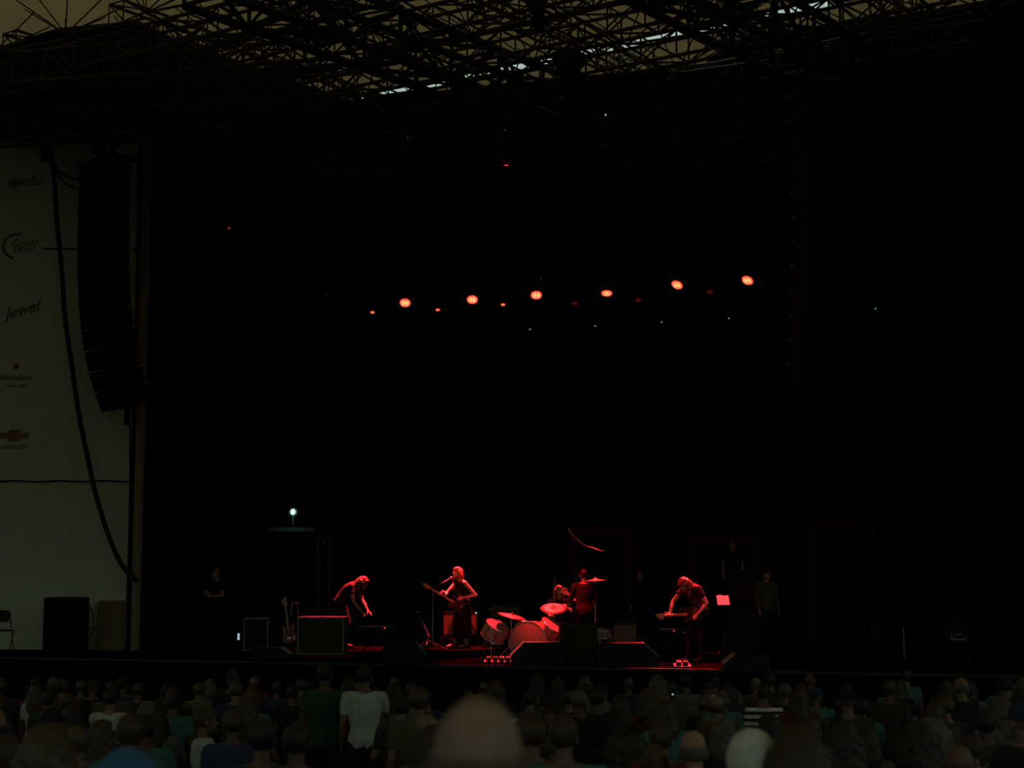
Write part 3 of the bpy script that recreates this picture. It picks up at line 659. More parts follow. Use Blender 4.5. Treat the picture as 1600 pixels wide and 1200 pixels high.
# ================================================================== GUITARS
def guitar(M, label, bodym, scale=1., bass=False):
    t = thing('electric_bass' if bass else 'electric_guitar', label, 'guitar', M=M, group='guitars'); s = scale
    half = [(0, -.20), (.09, -.205), (.15, -.17), (.165, -.10), (.14, -.02), (.12, .04), (.14, .10), (.155, .16), (.135, .21), (.09, .2), (.055, .13), (.03, .12)]
    out = [V((x*s, y*s, -.02)) for x, y in half] + [V((-x*s*.98, (y if y < .05 else y-.02)*s, -.02)) for x, y in half[::-1][:-1]]
    bm = nb(); prism(bm, out, (0, 0, .04)); put('body', bm, bodym, t)
    nl = .62*s if bass else .5*s
    bm = nb(); prism(bm, [V((-.027, .1*s, .012)), V((.027, .1*s, .012)), V((.021, .1*s+nl, .012)), V((-.021, .1*s+nl, .012))], (0, 0, .022)); put('neck', bm, maple, t)
    y1 = .1*s+nl; bm = nb(); prism(bm, [V((-.022, y1, .008)), V((.022, y1, .008)), V((.045, y1+.05, .008)), V((.035, y1+.18, .008)), V((-.01, y1+.2, .008)), V((-.04, y1+.1, .008))], (0, 0, .016)); hs = put('headstock', bm, maple, t)
    for i in range(4):
        bm = nb(); cyl(bm, (-.055, y1+.05+i*.035, .016), (-.03, y1+.05+i*.035, .016), .007, n=6); ball(bm, (-.062, y1+.05+i*.035, .016), .013, n=6); put('tuning_peg', bm, chrome, hs)
        bm = nb(); cyl(bm, (-.014+.009*i, -.1*s, .045), (-.012+.008*i, y1+.03, .036), .0015, n=4); put('string', bm, chrome, t)
    bm = nb(); box(bm, (0, -.1*s, .03), (.08, .03, .02)); put('bridge', bm, chrome, t)
    for y in (-.03, .05):
        bm = nb(); box(bm, (0, y*s, .026), (.085, .03, .012)); put('pickup', bm, black, t)
    for k in range(2):
        bm = nb(); cyl(bm, (.1*s, (-.09-.04*k)*s, .02), (.1*s, (-.09-.04*k)*s, .035), .012, n=8); put('knob', bm, chrome, t)
    return t
def place(pos, neck, face):
    y = V(neck).normalized(); z = V(face); z = (z - y*z.dot(y)).normalized(); x = y.cross(z); M = Matrix((x, y, z)).transposed().to_4x4(); M.translation = V(pos); return M

# ================================================================== PEOPLE
BASE = dict(pelvis=(0, 0, .93), waist=(0, .01, 1.08), chest=(0, .0, 1.27), upper=(0, -.01, 1.40), neck=(0, -.015, 1.48), head=(0, .02, 1.62), f=(0, 1, 0), u=(0, 0, 1),
            shL=(-.185, -.01, 1.41), elL=(-.23, -.03, 1.13), wrL=(-.235, .07, .89), hdL=(0, .25, -1), hnL=(1, 0, 0), cuL=.35,
            shR=(.185, -.01, 1.41), elR=(.23, -.03, 1.13), wrR=(.235, .07, .89), hdR=(0, .25, -1), hnR=(-1, 0, 0), cuR=.35,
            hipL=(-.09, 0, .90), knL=(-.10, .02, .49), anL=(-.105, -.02, .08), hipR=(.09, 0, .90), knR=(.10, .02, .49), anR=(.105, -.02, .08), toeL=(-.1, 1, 0), toeR=(.1, 1, 0))
def pose(**k): d = dict(BASE); d.update(k); return {a: (V(b) if isinstance(b, tuple) else b) for a, b in d.items()}
def limb(bm, a, b, r0, r1, mid=None):
    n = 12; d = b-a; u, v = axes(d); rs = [(0, r0)] + ([(.4, mid)] if mid else []) + [(1, r1)]
    loft(bm, [ring(a+d*t, u, v, r, r, n) for t, r in rs]); ball(bm, a, r0, n=10); ball(bm, b, r1, n=10)
def torso(bm, P, g, low=True, top=True):
    X = (P['shR']-P['shL']).normalized(); pts = [(P['pelvis']-V((0, 0, .06)), .15, .105)] if low else []
    pts += [(P['pelvis']+V((0, 0, .03)), .165, .112), (P['waist'], .138, .095), (P['chest'], .165, .115), (P['upper'], .165, .10)]
    if top: pts += [(P['neck']-(P['neck']-P['upper'])*.25, .085, .07)]
    rings = []
    for i, (c, a, b) in enumerate(pts):
        d = (pts[min(i+1, len(pts)-1)][0] - pts[max(i-1, 0)][0]).normalized(); x = (X - d*X.dot(d)).normalized(); y = d.cross(x)
        rings.append(ring(c, x, y, a+g, b+g, 18))
    loft(bm, rings)
def hand(bm, w, d, nrm, curl, side):
    d = d.normalized(); nrm = (nrm - d*nrm.dot(d)).normalized(); s = d.cross(nrm)*side      # s points to the thumb side
    loft(bm, [ring(w+d*t, s, nrm, a, b, 10) for t, a, b in ((-.02, .026, .02), (.02, .032, .017), (.06, .041, .015), (.09, .040, .013))])
    for i, (off, L) in enumerate(((.030, .074), (.010, .083), (-.010, .077), (-.029, .060))):
        p = w + d*.082 + s*off; a = curl*.7
        for k, fr in enumerate((.45, .32, .23)):
            a2 = a + curl*k*.9; q = p + (d*math.cos(a2) + nrm*math.sin(a2) + s*off*1.2)*(L*fr); limb(bm, p, q, .0095-.0008*k, .0088-.0008*k); p = q
    p = w + d*.025 + s*.026; 
    for k, (L, ad) in enumerate(((.04, .75), (.032, .95), (.025, 1.1))):
        q = p + (s*(.9-.25*k) + d*ad + nrm*(.3+.5*curl)).normalized()*L; limb(bm, p, q, .012-.001*k, .011-.001*k); p = q
def head(bm, P):
    c = P['head']; f = P['f'].normalized(); u = (P['u']-f*P['u'].dot(f)).normalized(); r = f.cross(u); M = Matrix((r, f, u)).transposed()
    A = lambda x, y, z: c + M @ V((x, y, z))
    ball(bm, A(0, -.012, .025), (.076, .098, .094), M, 16); ball(bm, A(0, .022, -.038), (.061, .068, .082), M, 14); ball(bm, A(0, .066, -.100), (.027, .022, .02), M, 8)
    ball(bm, A(0, .082, -.072), (.026, .012, .007), M, 8); ball(bm, A(0, .081, -.083), (.023, .012, .007), M, 8)
    limb(bm, A(0, .085, .015), A(0, .108, -.028), .009, .015); ball(bm, A(0, .076, .035), (.05, .015, .012), M, 8)
    for s in (-1, 1):
        ball(bm, A(s*.078, -.005, -.01), (.012, .02, .034), M, 8); ball(bm, A(s*.042, .06, -.03), (.02, .02, .02), M, 8)
    limb(bm, P['neck']-V((0, 0, .03)), A(0, -.02, -.06), .056, .052)
    return A, M
def body_mesh(P, vox, hands=True):
    bm = nb(); torso(bm, P, 0); head(bm, P)
    for s in 'LR':
        sh, el, wr = P['sh'+s], P['el'+s], P['wr'+s]; limb(bm, P['neck']-V((0, 0, .03)), sh, .05, .055)
        limb(bm, sh, el, .052, .038); limb(bm, el, wr, .038, .026, .04); hand(bm, wr, P['hd'+s], P['hn'+s], P['cu'+s], 1 if s == 'R' else -1)
        limb(bm, P['hip'+s], P['kn'+s], .083, .055); limb(bm, P['kn'+s], P['an'+s], .053, .036, .057)
        a = P['an'+s]; t = P['toe'+s].normalized(); limb(bm, a+V((0, 0, -.03))-t*.04, a+V((0, 0, -.05))+t*.15, .034, .024)
    return fuse(bm, vox)
def shirt_mesh(P, vox, sleeve=.55, hem=0.):
    bm = nb(); torso(bm, P, .016, low=True)
    for s in 'LR':
        sh, el = P['sh'+s], P['el'+s]
        if sleeve > 0:
            limb(bm, P['neck']-V((0, 0, .045)), sh, .055, .066)
            if sleeve <= 1: limb(bm, sh, sh.lerp(el, sleeve), .066, .058)
            else: limb(bm, sh, el, .064, .052); limb(bm, el, el.lerp(P['wr'+s], .92), .052, .038)
        else: limb(bm, P['neck']-V((0, 0, .05)), sh.lerp(P['neck'], .25), .05, .045)
    if hem:
        X = (P['shR']-P['shL']).normalized(); d = V((0, 0, 1)); Y = d.cross(X)
        loft(bm, [ring(P['pelvis']-V((0, 0, hem))+V((0, .03, 0)), X, Y, .26, .22, 20), ring(P['pelvis']-V((0, 0, hem*.5))+V((0, .02, 0)), X, Y, .235, .19, 20), ring(P['pelvis']+V((0, 0, .1)), X, Y, .185, .145, 20)])
    return fuse(bm, vox, .004, 9)
def trouser_mesh(P, vox):
    bm = nb(); X = (P['hipR']-P['hipL']).normalized(); Y = V((0, 0, 1)).cross(X)
    loft(bm, [ring(P['pelvis']-V((0, 0, .1)), X, Y, .165, .12, 16), ring(P['pelvis']+V((0, 0, .04)), X, Y, .178, .125, 16)])
    for s in 'LR': limb(bm, P['hip'+s], P['kn'+s], .098, .072); limb(bm, P['kn'+s], P['kn'+s].lerp(P['an'+s], .93), .072, .06)
    return fuse(bm, vox, .004, 8)
def shoe_mesh(P, s):
    bm = nb(); a = P['an'+s]; t = P['toe'+s].normalized(); sd = t.cross(V((0, 0, 1)))
    Z = V((0, 0, 1)); loft(bm, [ring(a+t*k+Z*(z-.08), sd, Z, wd, h, 12) for k, wd, h, z in ((-.075, .02, .02, .045), (-.06, .036, .045, .055), (.0, .04, .06, .062), (.08, .046, .042, .046), (.15, .046, .032, .034), (.2, .03, .022, .026), (.21, .012, .012, .024))])
    return mesh_of(bm, 'shoe', True)
def hair_mesh(P, kind, vox=.009):
    bm = nb(); c = P['head']; f = P['f'].normalized(); u = (P['u']-f*P['u'].dot(f)).normalized(); r = f.cross(u); M = Matrix((r, f, u)).transposed(); A = lambda x, y, z: c + M @ V((x, y, z))
    if kind == 'bald':
        for k in range(17):
            a = R(-200+k*220/16); ball(bm, A(.078*math.cos(a), -.012+.1*math.sin(a), -.015), (.014, .014, .042), M, 8)
        return fuse(bm, .008, .004, 40)
    if kind == 'cap':
        loft(bm, [ring(A(0, -.012, z), r, f, a, b, 20) for z, a, b in ((.01, .085, .107), (.06, .084, .105), (.1, .068, .086), (.125, .038, .05), (.132, .008, .01))])
        loft(bm, [ring(A(0, y, z), r, u, a, .006, 12) for y, z, a in ((.05, .025, .075), (.1, .022, .07), (.15, .012, .05), (.165, .008, .02))]); return fuse(bm, .008)
    if kind == 'beanie':
        ball(bm, A(0, -.012, .035), (.094, .115, .108), M, 20); return fuse(bm, .008, .003, 12)
    ball(bm, A(0, -.028, .036), (.088, .103, .1), M, 16); ball(bm, A(0, .02, .075), (.07, .075, .058), M, 12)
    if kind in ('medium', 'long', 'curly'):
        L = {'medium': .17, 'long': .34, 'curly': .22}[kind]
        for k in range(15):
            a = R(-205+k*230/14); x = .08*math.cos(a); y = -.02+.088*math.sin(a)
            p0 = A(x, y, .05); ww = .034 if kind != 'curly' else .045; q1 = A(x*1.2, y-.005, -.06); q2 = A(x*1.25, y-.02, -.06) + V((0, 0, -1))*L*.45; q3 = q2 + V((0, 0, -1))*L*(.45+.15*random.random())
            tube(bm, [p0, q1, q2, q3], [ww*.8, ww, ww*.95, ww*.45], 8)
    return fuse(bm, vox, .009 if kind != 'short' else .004, 24)
def eyes(P, t, bm_mat):
    c = P['head']; f = P['f'].normalized(); u = (P['u']-f*P['u'].dot(f)).normalized(); r = f.cross(u); M = Matrix((r, f, u)).transposed()
    for s in (-1, 1):
        bm = nb(); ball(bm, c + M @ V((s*.03, .076, .008)), .013, n=10); ey = put('eye', bm, mat('eye_white', (.7, .68, .65), .3), t)
        bm = nb(); ball(bm, c + M @ V((s*.03, .086, .008)), .0055, n=8); put('pupil', bm, mat('pupil', (.02, .01, .01), .2), ey)
def performer(loc, rz, P, label, shirt, sleeve, trouser, hair, hairm, skinm=skin, hem=0., scale=1., vox=.009, shoe=None, bare_legs=False, beard=False):
    t = thing('person', label, 'person', loc, rz); t.scale = (scale,)*3
    put('body', body_mesh(P, vox), skinm, t); put('dress' if hem > .3 else 'shirt', shirt_mesh(P, .011, sleeve, hem), shirt, t)
    if not bare_legs: put('trousers', trouser_mesh(P, .011), trouser, t)
    for s in 'LR': put('shoe', shoe_mesh(P, s), shoe or black, t)
    put('hair', hair_mesh(P, hair), hairm, t); eyes(P, t, None)
    if beard:
        bm = nb(); f = P['f'].normalized(); u = V((0, 0, 1)); c = P['head']; ball(bm, c + f*.06 - u*.12, (.055, .05, .07)); put('beard', fuse(bm, .009, .006, 30), hairm, t)
    return t
brown = mat('brown_hair', (.16, .07, .035), .45, scale=60, var=.4); dark = mat('dark_hair', (.02, .014, .011), .5, scale=60, var=.4)
ginger = mat('auburn_hair', (.40, .16, .07), .45, scale=60, var=.35); grey = mat('grey_hair', (.075, .068, .06), .6, scale=60, var=.3); blond = mat('dark_blond_hair', (.06, .04, .023), .5, scale=60, var=.3)
c_black = mat('black_cotton', (.018, .017, .018), .9, spec=.2); c_jean = mat('dark_denim', (.012, .013, .018), .9, spec=.2); c_grey = mat('charcoal_cotton', (.04, .037, .037), .9, spec=.2)

def W_(root_loc, rz, p, sc_=1.): return V(root_loc) + Matrix.Rotation(rz, 3, 'Z') @ (V(p)*sc_)
# --- singer with bass
rz = R(120); P = pose(pelvis=(0, -.02, .93), waist=(0, .0, 1.08), chest=(0, .04, 1.27), upper=(0, .06, 1.40), neck=(0, .07, 1.48), head=(-.01, .13, 1.61), f=(-.25, 1, .08),
    shL=(-.17, .03, 1.39), elL=(-.24, -.2, 1.12), wrL=(-.18, .06, 1.07), hdL=(.25, 1, -.2), hnL=(.9, -.1, -.2), cuL=.5,
    shR=(.17, .06, 1.39), elR=(.20, .28, 1.17), wrR=(.02, .43, 1.13), hdR=(-.6, .5, .5), hnR=(-.3, .4, .8), cuR=1.0,
    hipL=(-.09, -.02, .90), knL=(-.12, .05, .49), anL=(-.13, -.04, .08), hipR=(.09, -.02, .90), knR=(.12, .1, .49), anR=(.14, .1, .08))
performer(SP, rz, P, 'person with long wavy hair in sleeveless black dress, playing bass and singing at microphone', mat('black_satin', (.006, .005, .005), .8, spec=.1), 0, c_black, 'long', ginger, skin3, hem=.72, scale=1.03, vox=.008, bare_legs=True, shoe=mat('brown_boots', (.25, .1, .07), .4))
b0 = W_(SP, rz, (-.1, .17, .93), 1.03); b1 = on_y(670, 918, SP.y-.32)
guitar(place(b0, b1-b0, (-.3, -1, .25)), 'dark bass guitar held by the singer, its neck rising to the left', gloss, 1.0, True)
# --- bowed keyboard player at left
PL = on_z(534, 1012, DECK); rz = R(-112)
P = pose(pelvis=(0, -.05, .90), waist=(0, .02, 1.04), chest=(0, .17, 1.18), upper=(0, .29, 1.24), neck=(0, .36, 1.27), head=(0, .47, 1.30), f=(0, .75, -.9), u=(0, .8, .6),
    shL=(-.17, .28, 1.24), elL=(-.2, .34, .97), wrL=(-.14, .5, .76), hdL=(0, .7, -.6), hnL=(0, -.6, -.6), shR=(.17, .28, 1.24), elR=(.22, .36, .96), wrR=(.16, .5, .75), hdR=(0, .7, -.6), hnR=(0, -.6, -.6),
    hipL=(-.09, -.05, .87), hipR=(.09, -.05, .87), knL=(-.12, .06, .47), knR=(.12, .06, .47))
performer(PL, rz, P, 'person with curly hair bowed over the keyboard at left, in charcoal shirt', c_grey, .5, c_jean, 'curly', brown, skin, scale=1.1)
# --- drummer
rz = R(180)
P = pose(pelvis=(0, -.05, .60), waist=(0, -.03, .75), chest=(0, .02, .94), upper=(0, .04, 1.07), neck=(0, .05, 1.15), head=(0, .10, 1.28), f=(-.15, 1, .12), u=(0, -.1, 1),
    shL=(-.17, .04, 1.06), elL=(-.24, .16, .86), wrL=(-.15, .36, .95), hdL=(.1, .8, .5), hnL=(.9, 0, -.4), cuL=1.1,
    shR=(.17, .04, 1.06), elR=(.27, .20, .84), wrR=(.2, .42, .80), hdR=(-.1, 1, -.1), hnR=(-.5, 0, -.9), cuR=1.1,
    hipL=(-.09, .0, .57), hipR=(.09, .0, .57), knL=(-.2, .42, .55), knR=(.2, .42, .55), anL=(-.22, .5, .08), anR=(.22, .5, .08))
DR = V((on_y(873, 930, THRONE.y).x, THRONE.y, DECK)); 
performer(DR, rz, P, 'person with long hair and beard seated behind the drums, facing the audience', c_black, .5, c_jean, 'medium', ginger, skin3, scale=1.0, beard=True)
for pr, st in ((((-.15, .44, 1.0), (-.28, .50, 1.42)), 'raised wooden drumstick beside the head of the drummer'), (((.19, .5, .8), (.05, .85, .86)), 'wooden drumstick over the tom in front of the drummer')):
    a, b = [W_(DR, rz, q, 1.0) for q in pr]; bm = nb(); tube(bm, [a-(b-a)*.15, a, b, b+(b-a)*.03], [.008, .008, .005, .008], 8); put('drumstick', bm, maple, label=st, cat='drumstick', group='drumsticks')
# --- man in black seen from behind
MB = on_z(913, 1029, DECK); rz = R(10)
P = pose(elL=(-.27, .10, 1.12), wrL=(-.16, .34, 1.12), hdL=(.3, .6, .6), hnL=(.8, -.4, 0), cuL=1.0, elR=(.29, -.04, 1.15), wrR=(.14, .20, 1.05), hdR=(-.8, .4, -.3), hnR=(-.2, -.6, -.6), f=(-.1, 1, -.15))
performer(MB, rz, P, 'person in dark shirt with short dark hair, back to the audience, facing the drummer', mat('oxblood_shirt', (.022, .012, .012), 1, spec=.05), .95, mat('black_trousers', (.004, .004, .004), 1, spec=0), 'short', dark, skin2, scale=1.0)
g0 = W_(MB, rz, (.08, .22, 1.0)); guitar(place(g0, W_(MB, rz, (-.16, .62, 1.22))-g0, (.1, 1, .1)), 'guitar held in front of the person in dark shirt, mostly hidden', wood)
# --- bowed guitarist at right
BR = on_z(1090, 1034, DECK); rz = R(125)
P = pose(pelvis=(0, -.06, .90), waist=(0, -.03, 1.05), chest=(0, .06, 1.22), upper=(0, .14, 1.31), neck=(0, .2, 1.35), head=(-.01, .31, 1.37), f=(0, .7, -.9), u=(0, .8, .6),
    shL=(-.18, .12, 1.30), elL=(-.26, .0, 1.03), wrL=(-.17, .14, .84), hdL=(.3, .6, -.6), hnL=(.5, -.5, -.3), cuL=.6, shR=(.17, .15, 1.30), elR=(.25, .34, 1.08), wrR=(.14, .54, .80), hdR=(-.5, .6, .3), hnR=(-.3, .2, .9), cuR=1.1,
    hipL=(-.09, -.06, .87), hipR=(.09, -.06, .87), knL=(-.12, .03, .47), knR=(.14, .08, .47), anR=(.15, .08, .08))
performer(BR, rz, P, 'person with long hair bowed over a guitar at right, one bare forearm brightly lit', c_grey, .45, c_jean, 'medium', brown, skin3, scale=1.06)
g0 = W_(BR, rz, (-.08, .22, .84), 1.06); g1 = on_y(1044, 962, BR.y-.45); guitar(place(g0, g1-g0, (-.3, -1, .3)), 'dark guitar held low by the bowed guitarist at right', gloss)
# --- dim crew and onlookers
Pd = pose(f=(.1, 1, -.1)); Pf = pose(elL=(-.27, .08, 1.13), wrL=(-.08, .26, 1.12), hdL=(1, .1, 0), hnL=(0, -1, 0), elR=(.27, .08, 1.13), wrR=(.08, .26, 1.17), hdR=(-1, .1, 0), hnR=(0, -1, 0))
performer(on_z(335, 1008, DECK), R(150), Pf, 'dim person with crossed arms standing at the dark left of the stage', c_black, .5, c_jean, 'short', brown, skin)
performer(on_z(1200, 1018, DECK), R(200), Pd, 'dim person in grey sleeved shirt right of the tall amplifier stack', mat('grey_cotton', (.10, .085, .07), .9), 1.5, c_jean, 'short', dark, skin)
t, p, W, H = flight_case(1147, 1003, 60, 44, 'black case on which a dim onlooker stands behind the amplifier stack', .7, body=velour, edge=black, group='rear cases')
performer(p+V((0, 0, H+.012)), R(180), Pd, 'dim onlooker standing high behind the tall amplifier stack', c_black, .5, c_jean, 'short', brown, skin)
performer(on_z(1000, 1006, DECK), R(190), Pd, 'dim person standing in shadow right of the pale amplifier', c_black, 1.5, c_jean, 'medium', dark, skin)
# A-frame guitar stand with guitar
p = on_z(452, 1020, DECK); t = thing('guitar_stand', 'A-frame guitar stand left of the flight case', 'stand', p)
for sx in (-1, 1):
    bm = nb(); tube(bm, [(sx*.16, -.12, .012), (0, .05, .5)], .011); put('leg', bm, steel, t)
bm = nb(); tube(bm, [(0, .25, .012), (0, .05, .5)], .011); put('leg', bm, steel, t)
bm = nb(); tube(bm, [(-.14, -.16, .15), (-.12, .0, .15), (.12, .0, .15), (.14, -.16, .15)], .01); put('cradle', bm, rubber, t)
guitar(place(p+V((0, -.07, .40)), (-.16, .12, 1), (0, -1, .1)), 'red-brown guitar resting on the A-frame stand at left', wood, .95)
# green-lit lamp pole at left
p = on_z(455, 1004, DECK); t = thing('work_lamp', 'small bright greenish-white lamp on a tall pole at left', 'lamp', p); h = on_y(453, 800, p.y).z-DECK
bm = nb(); cyl(bm, (0, 0, .1), (0, 0, h), .02); put('pole', bm, black, t)
for k in range(3):
    a = k*2.094; bm = nb(); tube(bm, [(0, 0, .5), (.5*math.cos(a), .5*math.sin(a), .014)], .016); put('leg', bm, black, t)
bm = nb(); cyl(bm, (0, .12, h), (0, -.02, h), .03, .10, 14); put('lamp_shade', bm, black, t)
bm = nb(); ball(bm, (0, -.05, h), (.052, .045, .062)); put('bulb', bm, mat('green_white_bulb', (.5, 1, .8), .4, emit=(.25, 1, .72), strength=6), t)
L = bpy.data.lights.new('lamp_glow', 'POINT'); L.energy = 5; L.color = (.45, 1, .8); L.shadow_soft_size = .09; lo = bpy.data.objects.new('lamp_glow', L); C.objects.link(lo); lo.parent = t; lo.location = (0, -.16, h)
bm = nb(); box(bm, (0, 0, h-.42), (1.1, .05, .10)); put('crossbar', bm, mat('grey_green_bar', (.02, .026, .024), .8), t)
# tall banner pole
p = on_z(505, 1004, DECK); t = thing('lighting_tower', 'narrow dim green-grey tower right of the tall lamp', 'tower', p); h = on_y(505, 842, p.y).z-DECK
for sx in (-1, 1):
    for sy in (-1, 1):
        bm = nb(); cyl(bm, (sx*.14, sy*.14, .03), (sx*.14, sy*.14, h), .022, n=8); put('upright', bm, mat('green_grey_paint', (.045, .065, .05), .8), t)
bm = nb()
for k in range(int(h/.4)):
    z = .2+k*.4
    for a, b in (((-1, -1), (1, -1)), ((1, -1), (1, 1)), ((1, 1), (-1, 1)), ((-1, 1), (-1, -1))): cyl(bm, (a[0]*.14, a[1]*.14, z), (b[0]*.14, b[1]*.14, z+.35), .01, n=5)
put('web', bm, MATS['green_grey_paint'], t); bm = nb(); box(bm, (0, 0, .015), (.6, .6, .03)); put('base_plate', bm, black, t)
# bluish glint of unclear origin, made as a glowing panel on an added post
p = on_z(374, 1016, DECK); t = thing('glint_post', 'tiny bluish-white glint, made to glow, on an added dark post at left', 'glint', p)
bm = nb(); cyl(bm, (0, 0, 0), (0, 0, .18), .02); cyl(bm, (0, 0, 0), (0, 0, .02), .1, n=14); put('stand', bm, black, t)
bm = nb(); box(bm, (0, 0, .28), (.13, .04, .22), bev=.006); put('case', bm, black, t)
bm = nb(); box(bm, (-.02, -.022, .29), (.045, .006, .14)); put('glint_face', bm, mat('blue_white_glint', (.5, .6, .7), .4, emit=(.65, .85, 1), strength=.55), t)
p = on_z(1413, 1030, DECK); t = thing('microphone_stand', 'thin dim pole with round foot at the dark right', 'microphone stand', p)
bm = nb(); cyl(bm, (0, 0, .02), (0, 0, .62), .014); put('pole', bm, silver, t); bm = nb(); cyl(bm, (0, 0, 0), (0, 0, .025), .13, n=18); put('base', bm, black, t)

# ================================================================== CROWD
shirts = {'dark': c_black, 'charcoal': c_grey, 'dark blue': mat('navy_cotton', (.02, .03, .07), .9), 'dark green': mat('green_cotton', (.018, .045, .032), .9), 'teal': mat('teal_cotton', (.045, .12, .11), .9),
          'grey': mat('mid_grey_cotton', (.09, .09, .085), .9), 'brown': mat('brown_cotton', (.06, .036, .024), .9), 'maroon': mat('maroon_cotton', (.10, .02, .02), .9), 'pale grey': mat('pale_cotton', (.38, .41, .37), .9), 'olive': mat('olive_cotton', (.06, .06, .028), .9)}
hairs = {'dark': dark, 'brown': brown, 'grey': grey, 'blond': blond}
dark = mat('crowd_shaded_dark_hair', (.012, .008, .007), .6, scale=60, var=.4); brown = mat('crowd_shaded_brown_hair', (.04, .022, .014), .6, scale=60, var=.4)  # darker hair copies, the dimness of the crowd put into the colour
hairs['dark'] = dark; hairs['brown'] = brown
sk_a = mat('crowd_shaded_skin', (.125, .068, .043), .6); sk_b = mat('crowd_shaded_tan_skin', (.08, .04, .026), .6); sk_c = mat('crowd_shaded_fair_skin', (.18, .105, .072), .6)  # skin copies darkened for the crowd, its shade is in the colour
poses = [pose(), pose(elL=(-.27, .08, 1.13), wrL=(-.08, .26, 1.12), hdL=(1, .1, 0), hnL=(0, -1, 0), elR=(.27, .08, 1.13), wrR=(.08, .26, 1.17), hdR=(-1, .1, 0), hnR=(0, -1, 0)),
         pose(elR=(.25, .16, 1.18), wrR=(.17, .26, 1.38), hdR=(-.2, .2, 1), hnR=(-1, 0, 0), cuR=.8), pose(elL=(-.26, .05, 1.14), wrL=(-.12, .28, 1.2), elR=(.26, .05, 1.14), wrR=(.12, .28, 1.2), hdL=(.4, .5, .8), hdR=(-.4, .5, .8)),
         pose(shR=(.2, .0, 1.44), elR=(.3, .1, 1.62), wrR=(.26, .16, 1.88), hdR=(0, .1, 1), hnR=(0, 1, 0), cuR=.3)]
Bm = [body_mesh(p, .012) for p in poses]; Sm = [shirt_mesh(p, .014) for p in poses]; Tm = trouser_mesh(poses[0], .016); ShL = shoe_mesh(poses[0], 'L'); ShR = shoe_mesh(poses[0], 'R')
Hm = {k: hair_mesh(poses[0], k, .011) for k in ('short', 'medium', 'long', 'curly', 'bald', 'cap', 'beanie')}
def objmat(o, m):
    o.material_slots[0].link = 'OBJECT'; o.material_slots[0].material = m
for me in Bm+Sm+[Tm, ShL, ShR]+list(Hm.values()): me.materials.append(c_black)
def part(name, me, m, parent):
    o = bpy.data.objects.new(name, me); C.objects.link(o); o.parent = parent; objmat(o, m); return o
PROTO = {}
def fan(loc, rz, k, shirt, hk, hm, sk, label, scale=1., group='standing crowd', shirtm=None, capm=None):
    if k not in PROTO:
        t = thing('person', label, 'person', loc, rz, group)
        part('body', Bm[k], sk, t); part('shirt', Sm[k], shirtm or shirts[shirt], t); part('trousers', Tm, c_jean, t); part('shoe', ShL, black, t); part('shoe', ShR, black, t)
        PROTO[k] = t
    else:
        src = PROTO[k]; t = src.copy(); C.objects.link(t); t.location = loc; t.rotation_euler = (0, 0, rz); t['label'] = label; t['group'] = group
        for ch in list(src.children):
            if ch.name.startswith(('hair', 'cap')): continue
            c = ch.copy(); C.objects.link(c); c.parent = t
            if ch.name.startswith('body'): objmat(c, sk)
            elif ch.name.startswith('shirt'): objmat(c, shirtm or shirts[shirt])
    part('cap' if hk in ('cap', 'beanie') else 'hair', Hm[hk], capm or hm, t); t.scale = (scale,)*3
    return t
def at_head(px, py, Y, top=1.74, scale=1.):     # stand so that the head top reaches the pixel
    p = on_y(px, py, Y); return V((p.x, Y, p.z - top*scale))
special = []
def platform(loc, label, name='folding_chair'):
    g = ground_z(loc.y)
    if loc.z - g > .12:
        t = thing('wooden_box', label, 'box', (loc.x, loc.y, g-.02), 0, 'boxes to stand on'); h = loc.z-g+.02
        bm = nb(); box(bm, (0, 0, h/2), (.5, .5, h-.02)); put('body', bm, wood, t); bm = nb(); box(bm, (0, 0, h-.012), (.54, .54, .024)); put('lid', bm, wood, t)
def sp(px, py, Y, rz, k, shirt, hk, hm, sk, label, scale=1., **kw):
    loc = at_head(px, py, Y, 1.745 if hk not in ('cap', 'beanie') else 1.763, scale); special.append((px, Y))
    g = ground_z(Y)
    if loc.z < g:   # shorter person: feet on the floor, same head height
        s2 = (loc.z + 1.745*scale - g)/1.745; loc.z = g; scale = s2
    platform(loc, 'wooden box under the ' + label.split(',')[0].replace('person', 'fan')[:60]); return fan(loc, rz, k, shirt, hk, hm, sk, label, scale, 'noticeable people in the crowd', **kw)
white = mat('white_fabric', (.62, .60, .54), .85)
hm_near = mat('thin_greying_hair', (.10, .07, .045), .7, scale=60, var=.3)
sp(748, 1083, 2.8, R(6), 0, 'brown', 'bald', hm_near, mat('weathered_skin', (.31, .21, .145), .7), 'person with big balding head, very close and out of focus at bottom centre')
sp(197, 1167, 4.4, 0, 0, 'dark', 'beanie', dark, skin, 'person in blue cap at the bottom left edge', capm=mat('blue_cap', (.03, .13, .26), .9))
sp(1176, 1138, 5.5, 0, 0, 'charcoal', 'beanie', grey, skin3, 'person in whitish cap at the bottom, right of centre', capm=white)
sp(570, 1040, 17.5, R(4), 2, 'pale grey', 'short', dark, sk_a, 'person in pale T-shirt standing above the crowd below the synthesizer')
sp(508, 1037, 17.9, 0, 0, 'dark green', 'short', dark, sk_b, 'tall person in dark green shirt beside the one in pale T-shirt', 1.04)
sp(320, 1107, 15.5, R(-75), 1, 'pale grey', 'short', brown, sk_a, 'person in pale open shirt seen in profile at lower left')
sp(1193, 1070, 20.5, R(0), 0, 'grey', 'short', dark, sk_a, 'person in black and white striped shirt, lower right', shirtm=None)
sp(1245, 1136, 5.4, R(10), 1, 'brown', 'long', brown, sk_a, 'person with long brown hair beside the whitish cap')
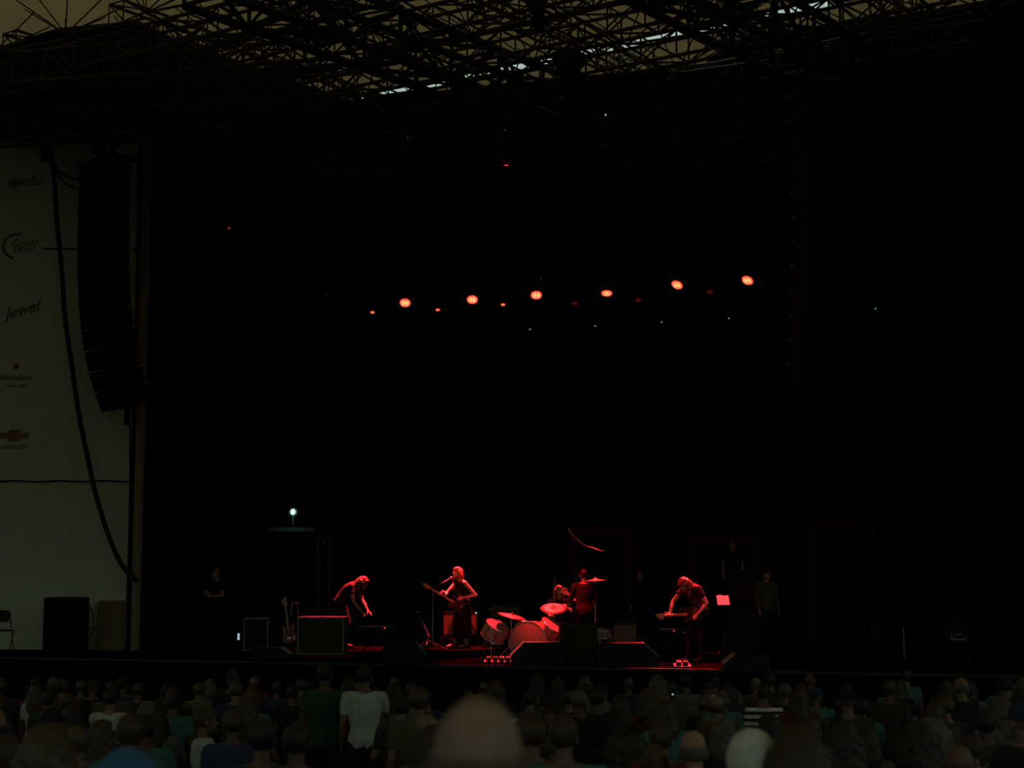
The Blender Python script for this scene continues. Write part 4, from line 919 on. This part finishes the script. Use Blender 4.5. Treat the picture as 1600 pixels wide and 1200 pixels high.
sp(72, 1135, 6.2, R(-15), 0, 'brown', 'medium', blond, sk_a, 'person with shoulder-length hair at lower left, near the blue cap')
sp(1024, 1160, 9.5, 0, 0, 'dark', 'bald', brown, sk_b, 'person with orange-toned balding head below the right wedge monitor')
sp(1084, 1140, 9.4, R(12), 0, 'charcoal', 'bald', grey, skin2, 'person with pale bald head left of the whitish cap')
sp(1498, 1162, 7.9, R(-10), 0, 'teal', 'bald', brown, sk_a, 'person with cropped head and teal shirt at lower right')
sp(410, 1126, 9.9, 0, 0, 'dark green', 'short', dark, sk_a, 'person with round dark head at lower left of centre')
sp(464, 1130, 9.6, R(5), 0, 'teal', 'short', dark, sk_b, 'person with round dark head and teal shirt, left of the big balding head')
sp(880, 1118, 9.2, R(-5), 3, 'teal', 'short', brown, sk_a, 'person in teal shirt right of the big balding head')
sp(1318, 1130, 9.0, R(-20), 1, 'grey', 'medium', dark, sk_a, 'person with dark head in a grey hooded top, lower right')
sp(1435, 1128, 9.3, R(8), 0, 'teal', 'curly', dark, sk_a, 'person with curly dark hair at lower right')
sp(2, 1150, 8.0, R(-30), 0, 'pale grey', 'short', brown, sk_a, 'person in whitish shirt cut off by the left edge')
sp(655, 1075, 14.0, R(0), 0, 'olive', 'short', brown, sk_a, 'person in olive shirt just left of the big balding head')
striped = bpy.data.materials.new('striped_cotton'); striped.use_nodes = True; n = striped.node_tree; b_ = n.nodes['Principled BSDF']; b_.inputs['Roughness'].default_value = .9
t_ = n.nodes.new('ShaderNodeTexCoord'); w_ = n.nodes.new('ShaderNodeTexWave'); w_.bands_direction = 'Z'; w_.inputs['Scale'].default_value = 3.6; r_ = n.nodes.new('ShaderNodeValToRGB'); r_.color_ramp.interpolation = 'CONSTANT'
r_.color_ramp.elements[0].color = (.015, .015, .015, 1); r_.color_ramp.elements[1].color = (.6, .6, .56, 1); r_.color_ramp.elements[1].position = .5
n.links.new(t_.outputs['Object'], w_.inputs[0]); n.links.new(w_.outputs[0], r_.inputs[0]); n.links.new(r_.outputs[0], b_.inputs[0])
for o in C.objects:
    if o.get('label', '').startswith('person in black and white striped'):
        for c in o.children:
            if c.name.startswith('shirt'): objmat(c, striped)
rows = 13
for r in range(rows):
    Y = 25.8 - 1.32*r; half = 1600/2/2500*Y + .2; x = -half + random.random()*.3; seat = 0
    lst = []
    while x < half:
        step = .70 + random.random()*.22 + (.0 if r > 2 else -.05)
        if random.random() < .84: lst.append(x)
        x += step
    for x in lst:
        yy = Y + random.uniform(-.22, .22); px = 800 + x/Y*2500
        if any(abs(px-a)/2500*Y < .55 and abs(yy-b) < .5 for a, b in special): continue
        if any(abs(px-a) < 46*15.5/yy and b-9 < yy < b+.1 for a, b in special if b > 15): continue
        seat += 1; h = random.gauss(.985, .04); h = max(.88, min(1.07, h)) - (.05 if r < 3 else 0)
        k = random.choices(range(5), (42, 24, 12, 20, 0))[0]
        s = random.choices(list(shirts), (22, 18, 12, 12, 8, 8, 8, 5, 3, 6))[0]
        hk = random.choices(('short', 'medium', 'long', 'curly', 'bald', 'cap'), (44, 14, 14, 8, 9, 11))[0]; hn = random.choices(list(hairs), (42, 32, 12, 14))[0]
        sk = random.choice((sk_a, sk_b, sk_c)); desc = {'short': f'short {hn} hair', 'medium': f'chin-length {hn} hair', 'long': f'long {hn} hair', 'curly': f'curly {hn} hair', 'bald': 'bald crown', 'cap': 'dark cap'}[hk]
        lab = f'person in {s} shirt, {desc}, {ordinal(r)} crowd row from stage, {ordinal(seat-1) if seat <= 20 else "last"} from left'
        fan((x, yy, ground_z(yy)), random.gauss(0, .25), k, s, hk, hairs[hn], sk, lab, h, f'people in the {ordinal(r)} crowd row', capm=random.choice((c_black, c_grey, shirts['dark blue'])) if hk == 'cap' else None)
# phone light in the crowd
p = on_y(1051, 1085, 19.3); t = thing('phone', 'phone with tiny greenish light held up in the crowd', 'phone', p)
bm = nb(); box(bm, (0, 0, 0), (.07, .009, .14), bev=.003); put('case', bm, black, t); bm = nb(); ball(bm, (0, -.008, .0), .012); put('indicator', bm, greenled, t)
